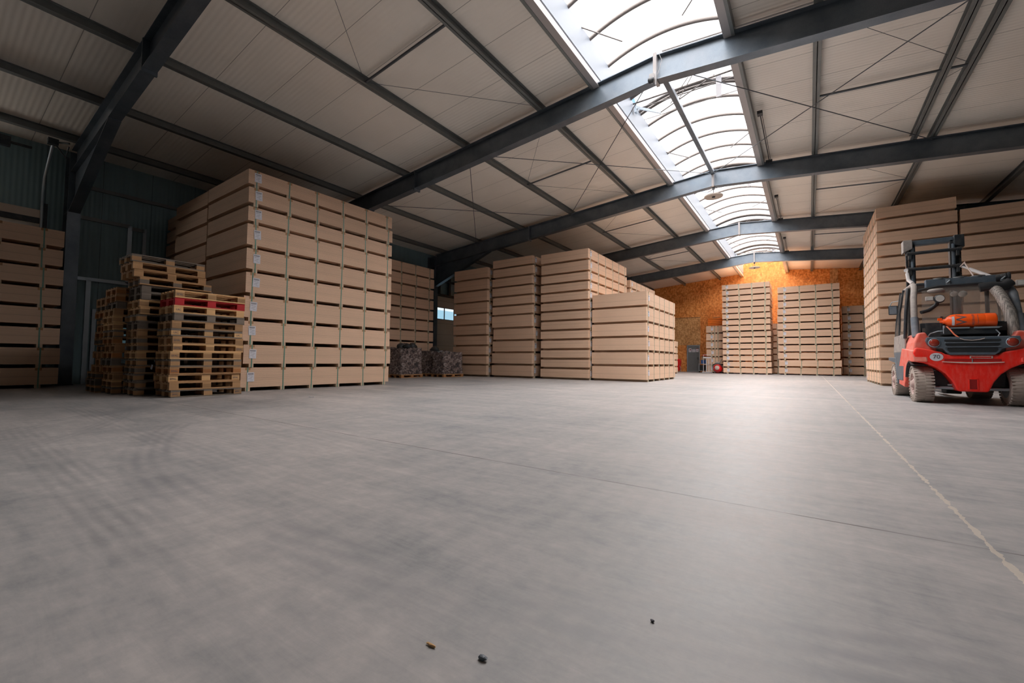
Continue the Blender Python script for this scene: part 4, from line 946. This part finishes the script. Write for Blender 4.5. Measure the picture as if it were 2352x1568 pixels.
b = MB(); b.tube([(-.16, -.445, 1.24), (-.10, -.45, 1.215), (0, -.452, 1.205), (.10, -.45, 1.215), (.16, -.445, 1.24)], .006, 8); b.build('hanging_cord', M['seam_dust'], fk)
# mast
MZ = 3.79
for s in (-1, 1):
    b = MB()
    b.box(*sorted((s*.30, s*.33)), 2.36, 2.50, .15, 3.70); b.box(*sorted((s*.33, s*.40)), 2.42, 2.44, .15, 3.70); b.box(*sorted((s*.30, s*.42)), 2.34, 2.36, .15, 3.70); b.box(*sorted((s*.42, s*.46)), 2.38, 2.52, .15, 3.62)
    b.build('mast_upright', M['truck_dark'], fk, .004)
    b = MB(); b.tube([(s*.355, 2.31, .4), (s*.355, 2.31, 3.60)], .034, 10); b.build('lift_cylinder', M['truck_grey'], fk)
    b = MB(); xa, xb = sorted((s*.36, s*.53)); b.prism([(xa, MZ-.30 if s < 0 else MZ-.22), (xb, MZ-.22 if s < 0 else MZ-.30), (xb, MZ), (xa, MZ)], 2.24, 2.52); b.build('mast_head', M['truck_dark'] if s > 0 else M['truck_pale'], fk, .012)
    b = MB()
    for z in (3.42, 3.03):
        b.box(*sorted((s*.38, s*.44)), 2.22, 2.34, z-.12, z+.06); b.tube([(s*.40, 2.25, z+.03), (s*.47, 2.25, z+.03)], .05, 12)
    b.build('tube_mount', M['truck_dark'], fk, .01)
    b = MB()
    for k in range(40): b.box(*sorted((s*.455, s*.480)), 2.30+.006*(k % 2), 2.33+.006*(k % 2), 2.36+.031*k, 2.385+.031*k)
    b.build('lift_chain', M['dark'], fk)
    b = MB(); b.tube([(s*.47, 2.24, 3.03), (s*.52, 1.9, 2.90)], .022, 8); b.tube([(s*.52, 1.9, 2.90), (s*.60, 1.2, 2.64), (s*.60, .75, 2.50)], .036, 10); b.tube([(s*.47, 2.24, 3.04), (s*.50, 2.2, 3.04)], .045, 10); b.build('tilt_rod', M['white_plastic'], fk)
MB().box(-.44, .44, 2.34, 2.50, MZ-.13, MZ-.01).build('mast_crossbar', M['truck_grey'], fk, .01)
for z in (3.45, 3.06): MB().tube([(-.40, 2.25, z), (.40, 2.25, z)], .040, 12).build('cross_tube', M['truck_dark'], fk)
b = MB(); b.tube([(.25, 1.0, 2.9), (.28, .55, 2.52)], .012, 6); b.tube([(.25, 1.0, 2.9), (.32, .7, 2.52)], .012, 6); b.tube([(.18, 1.0, 2.82), (.26, 1.0, 2.92)], .014, 6); b.build('antenna_bracket', M['seam_dust'], fk)
b = MB(); b.box(-.75, .75, 2.56, 2.62, .3, .75); b.box(-.30, -.16, 2.62, 3.6, .06, .10); b.box(.16, .30, 2.62, 3.6, .06, .10); b.box(-.30, -.16, 2.60, 2.64, .06, .75); b.box(.16, .30, 2.60, 2.64, .06, .75); b.build('fork_carriage', M['truck_dark'], fk)

# gas cylinder lying on the bracket
gc = thing('gas_cylinder', (FX+.0, FY-.17, 1.585), 'bright orange gas cylinder with a black W lying across the back of the forklift', 'gas cylinder')
b = MB(); b.lathe([(-.33, .03), (-.33, .045), (-.30, .05), (-.27, .09), (-.22, .125), (-.17, .135), (.20, .135), (.24, .128)], (0, 0, 0), 'x', 36); b.lathe([(.24, .128), (.27, .10), (.28, .001)], (0, 0, 0), 'x', 36); b.build('cylinder_body', M['orange_gas'], gc)
b = MB(); b.lathe([(.22, .134), (.235, .137), (.36, .135), (.37, .13), (.36, .122), (.23, .124)], (0, 0, 0), 'x', 36); b.build('foot_ring', M['orange_gas'], gc)
b = MB(); b.lathe([(-.37, .001), (-.37, .028), (-.31, .03)], (0, 0, 0), 'x', 16); b.box(-.40, -.34, -.02, .02, .02, .07); b.build('valve', M['orange_gas'], gc)
def wraptext(s, size, mat, x, ang, name):
    me = text_mesh(s, size, mat, .0).copy(); R_ = .139
    for v in me.vertices:   # letter up = -x of the lying bottle, letter right wraps round it
        u_, w_ = v.co.x, v.co.y; a = ang+u_/R_
        v.co = (x-w_, -R_*math.cos(a), R_*math.sin(a))
    me.materials.clear(); me.materials.append(M[mat]); obj(name, me, gc)
wraptext('W', .21, 'ink', -.09, .15, 'letter')
wraptext('WESTFALEN', .045, 'ink', .06, .15, 'lettering')
b = MB(); b.tube([(.12, -.1362*math.cos(a), .1362*math.sin(a)) for a in [-.5+.1*k for k in range(15)]], .0025, 6); b.build('band_line', M['ink'], gc)
b = MB(); b.add([(-.225+.035*u, -(.1275+.008*u)*math.cos(a), (.1275+.008*u)*math.sin(a)) for u in (0, 1) for a in [-.7+.1*k for k in range(15)]], [(k, k+1, 15+k+1, 15+k) for k in range(14)]); b.build('white_sticker', M['paper'], gc)
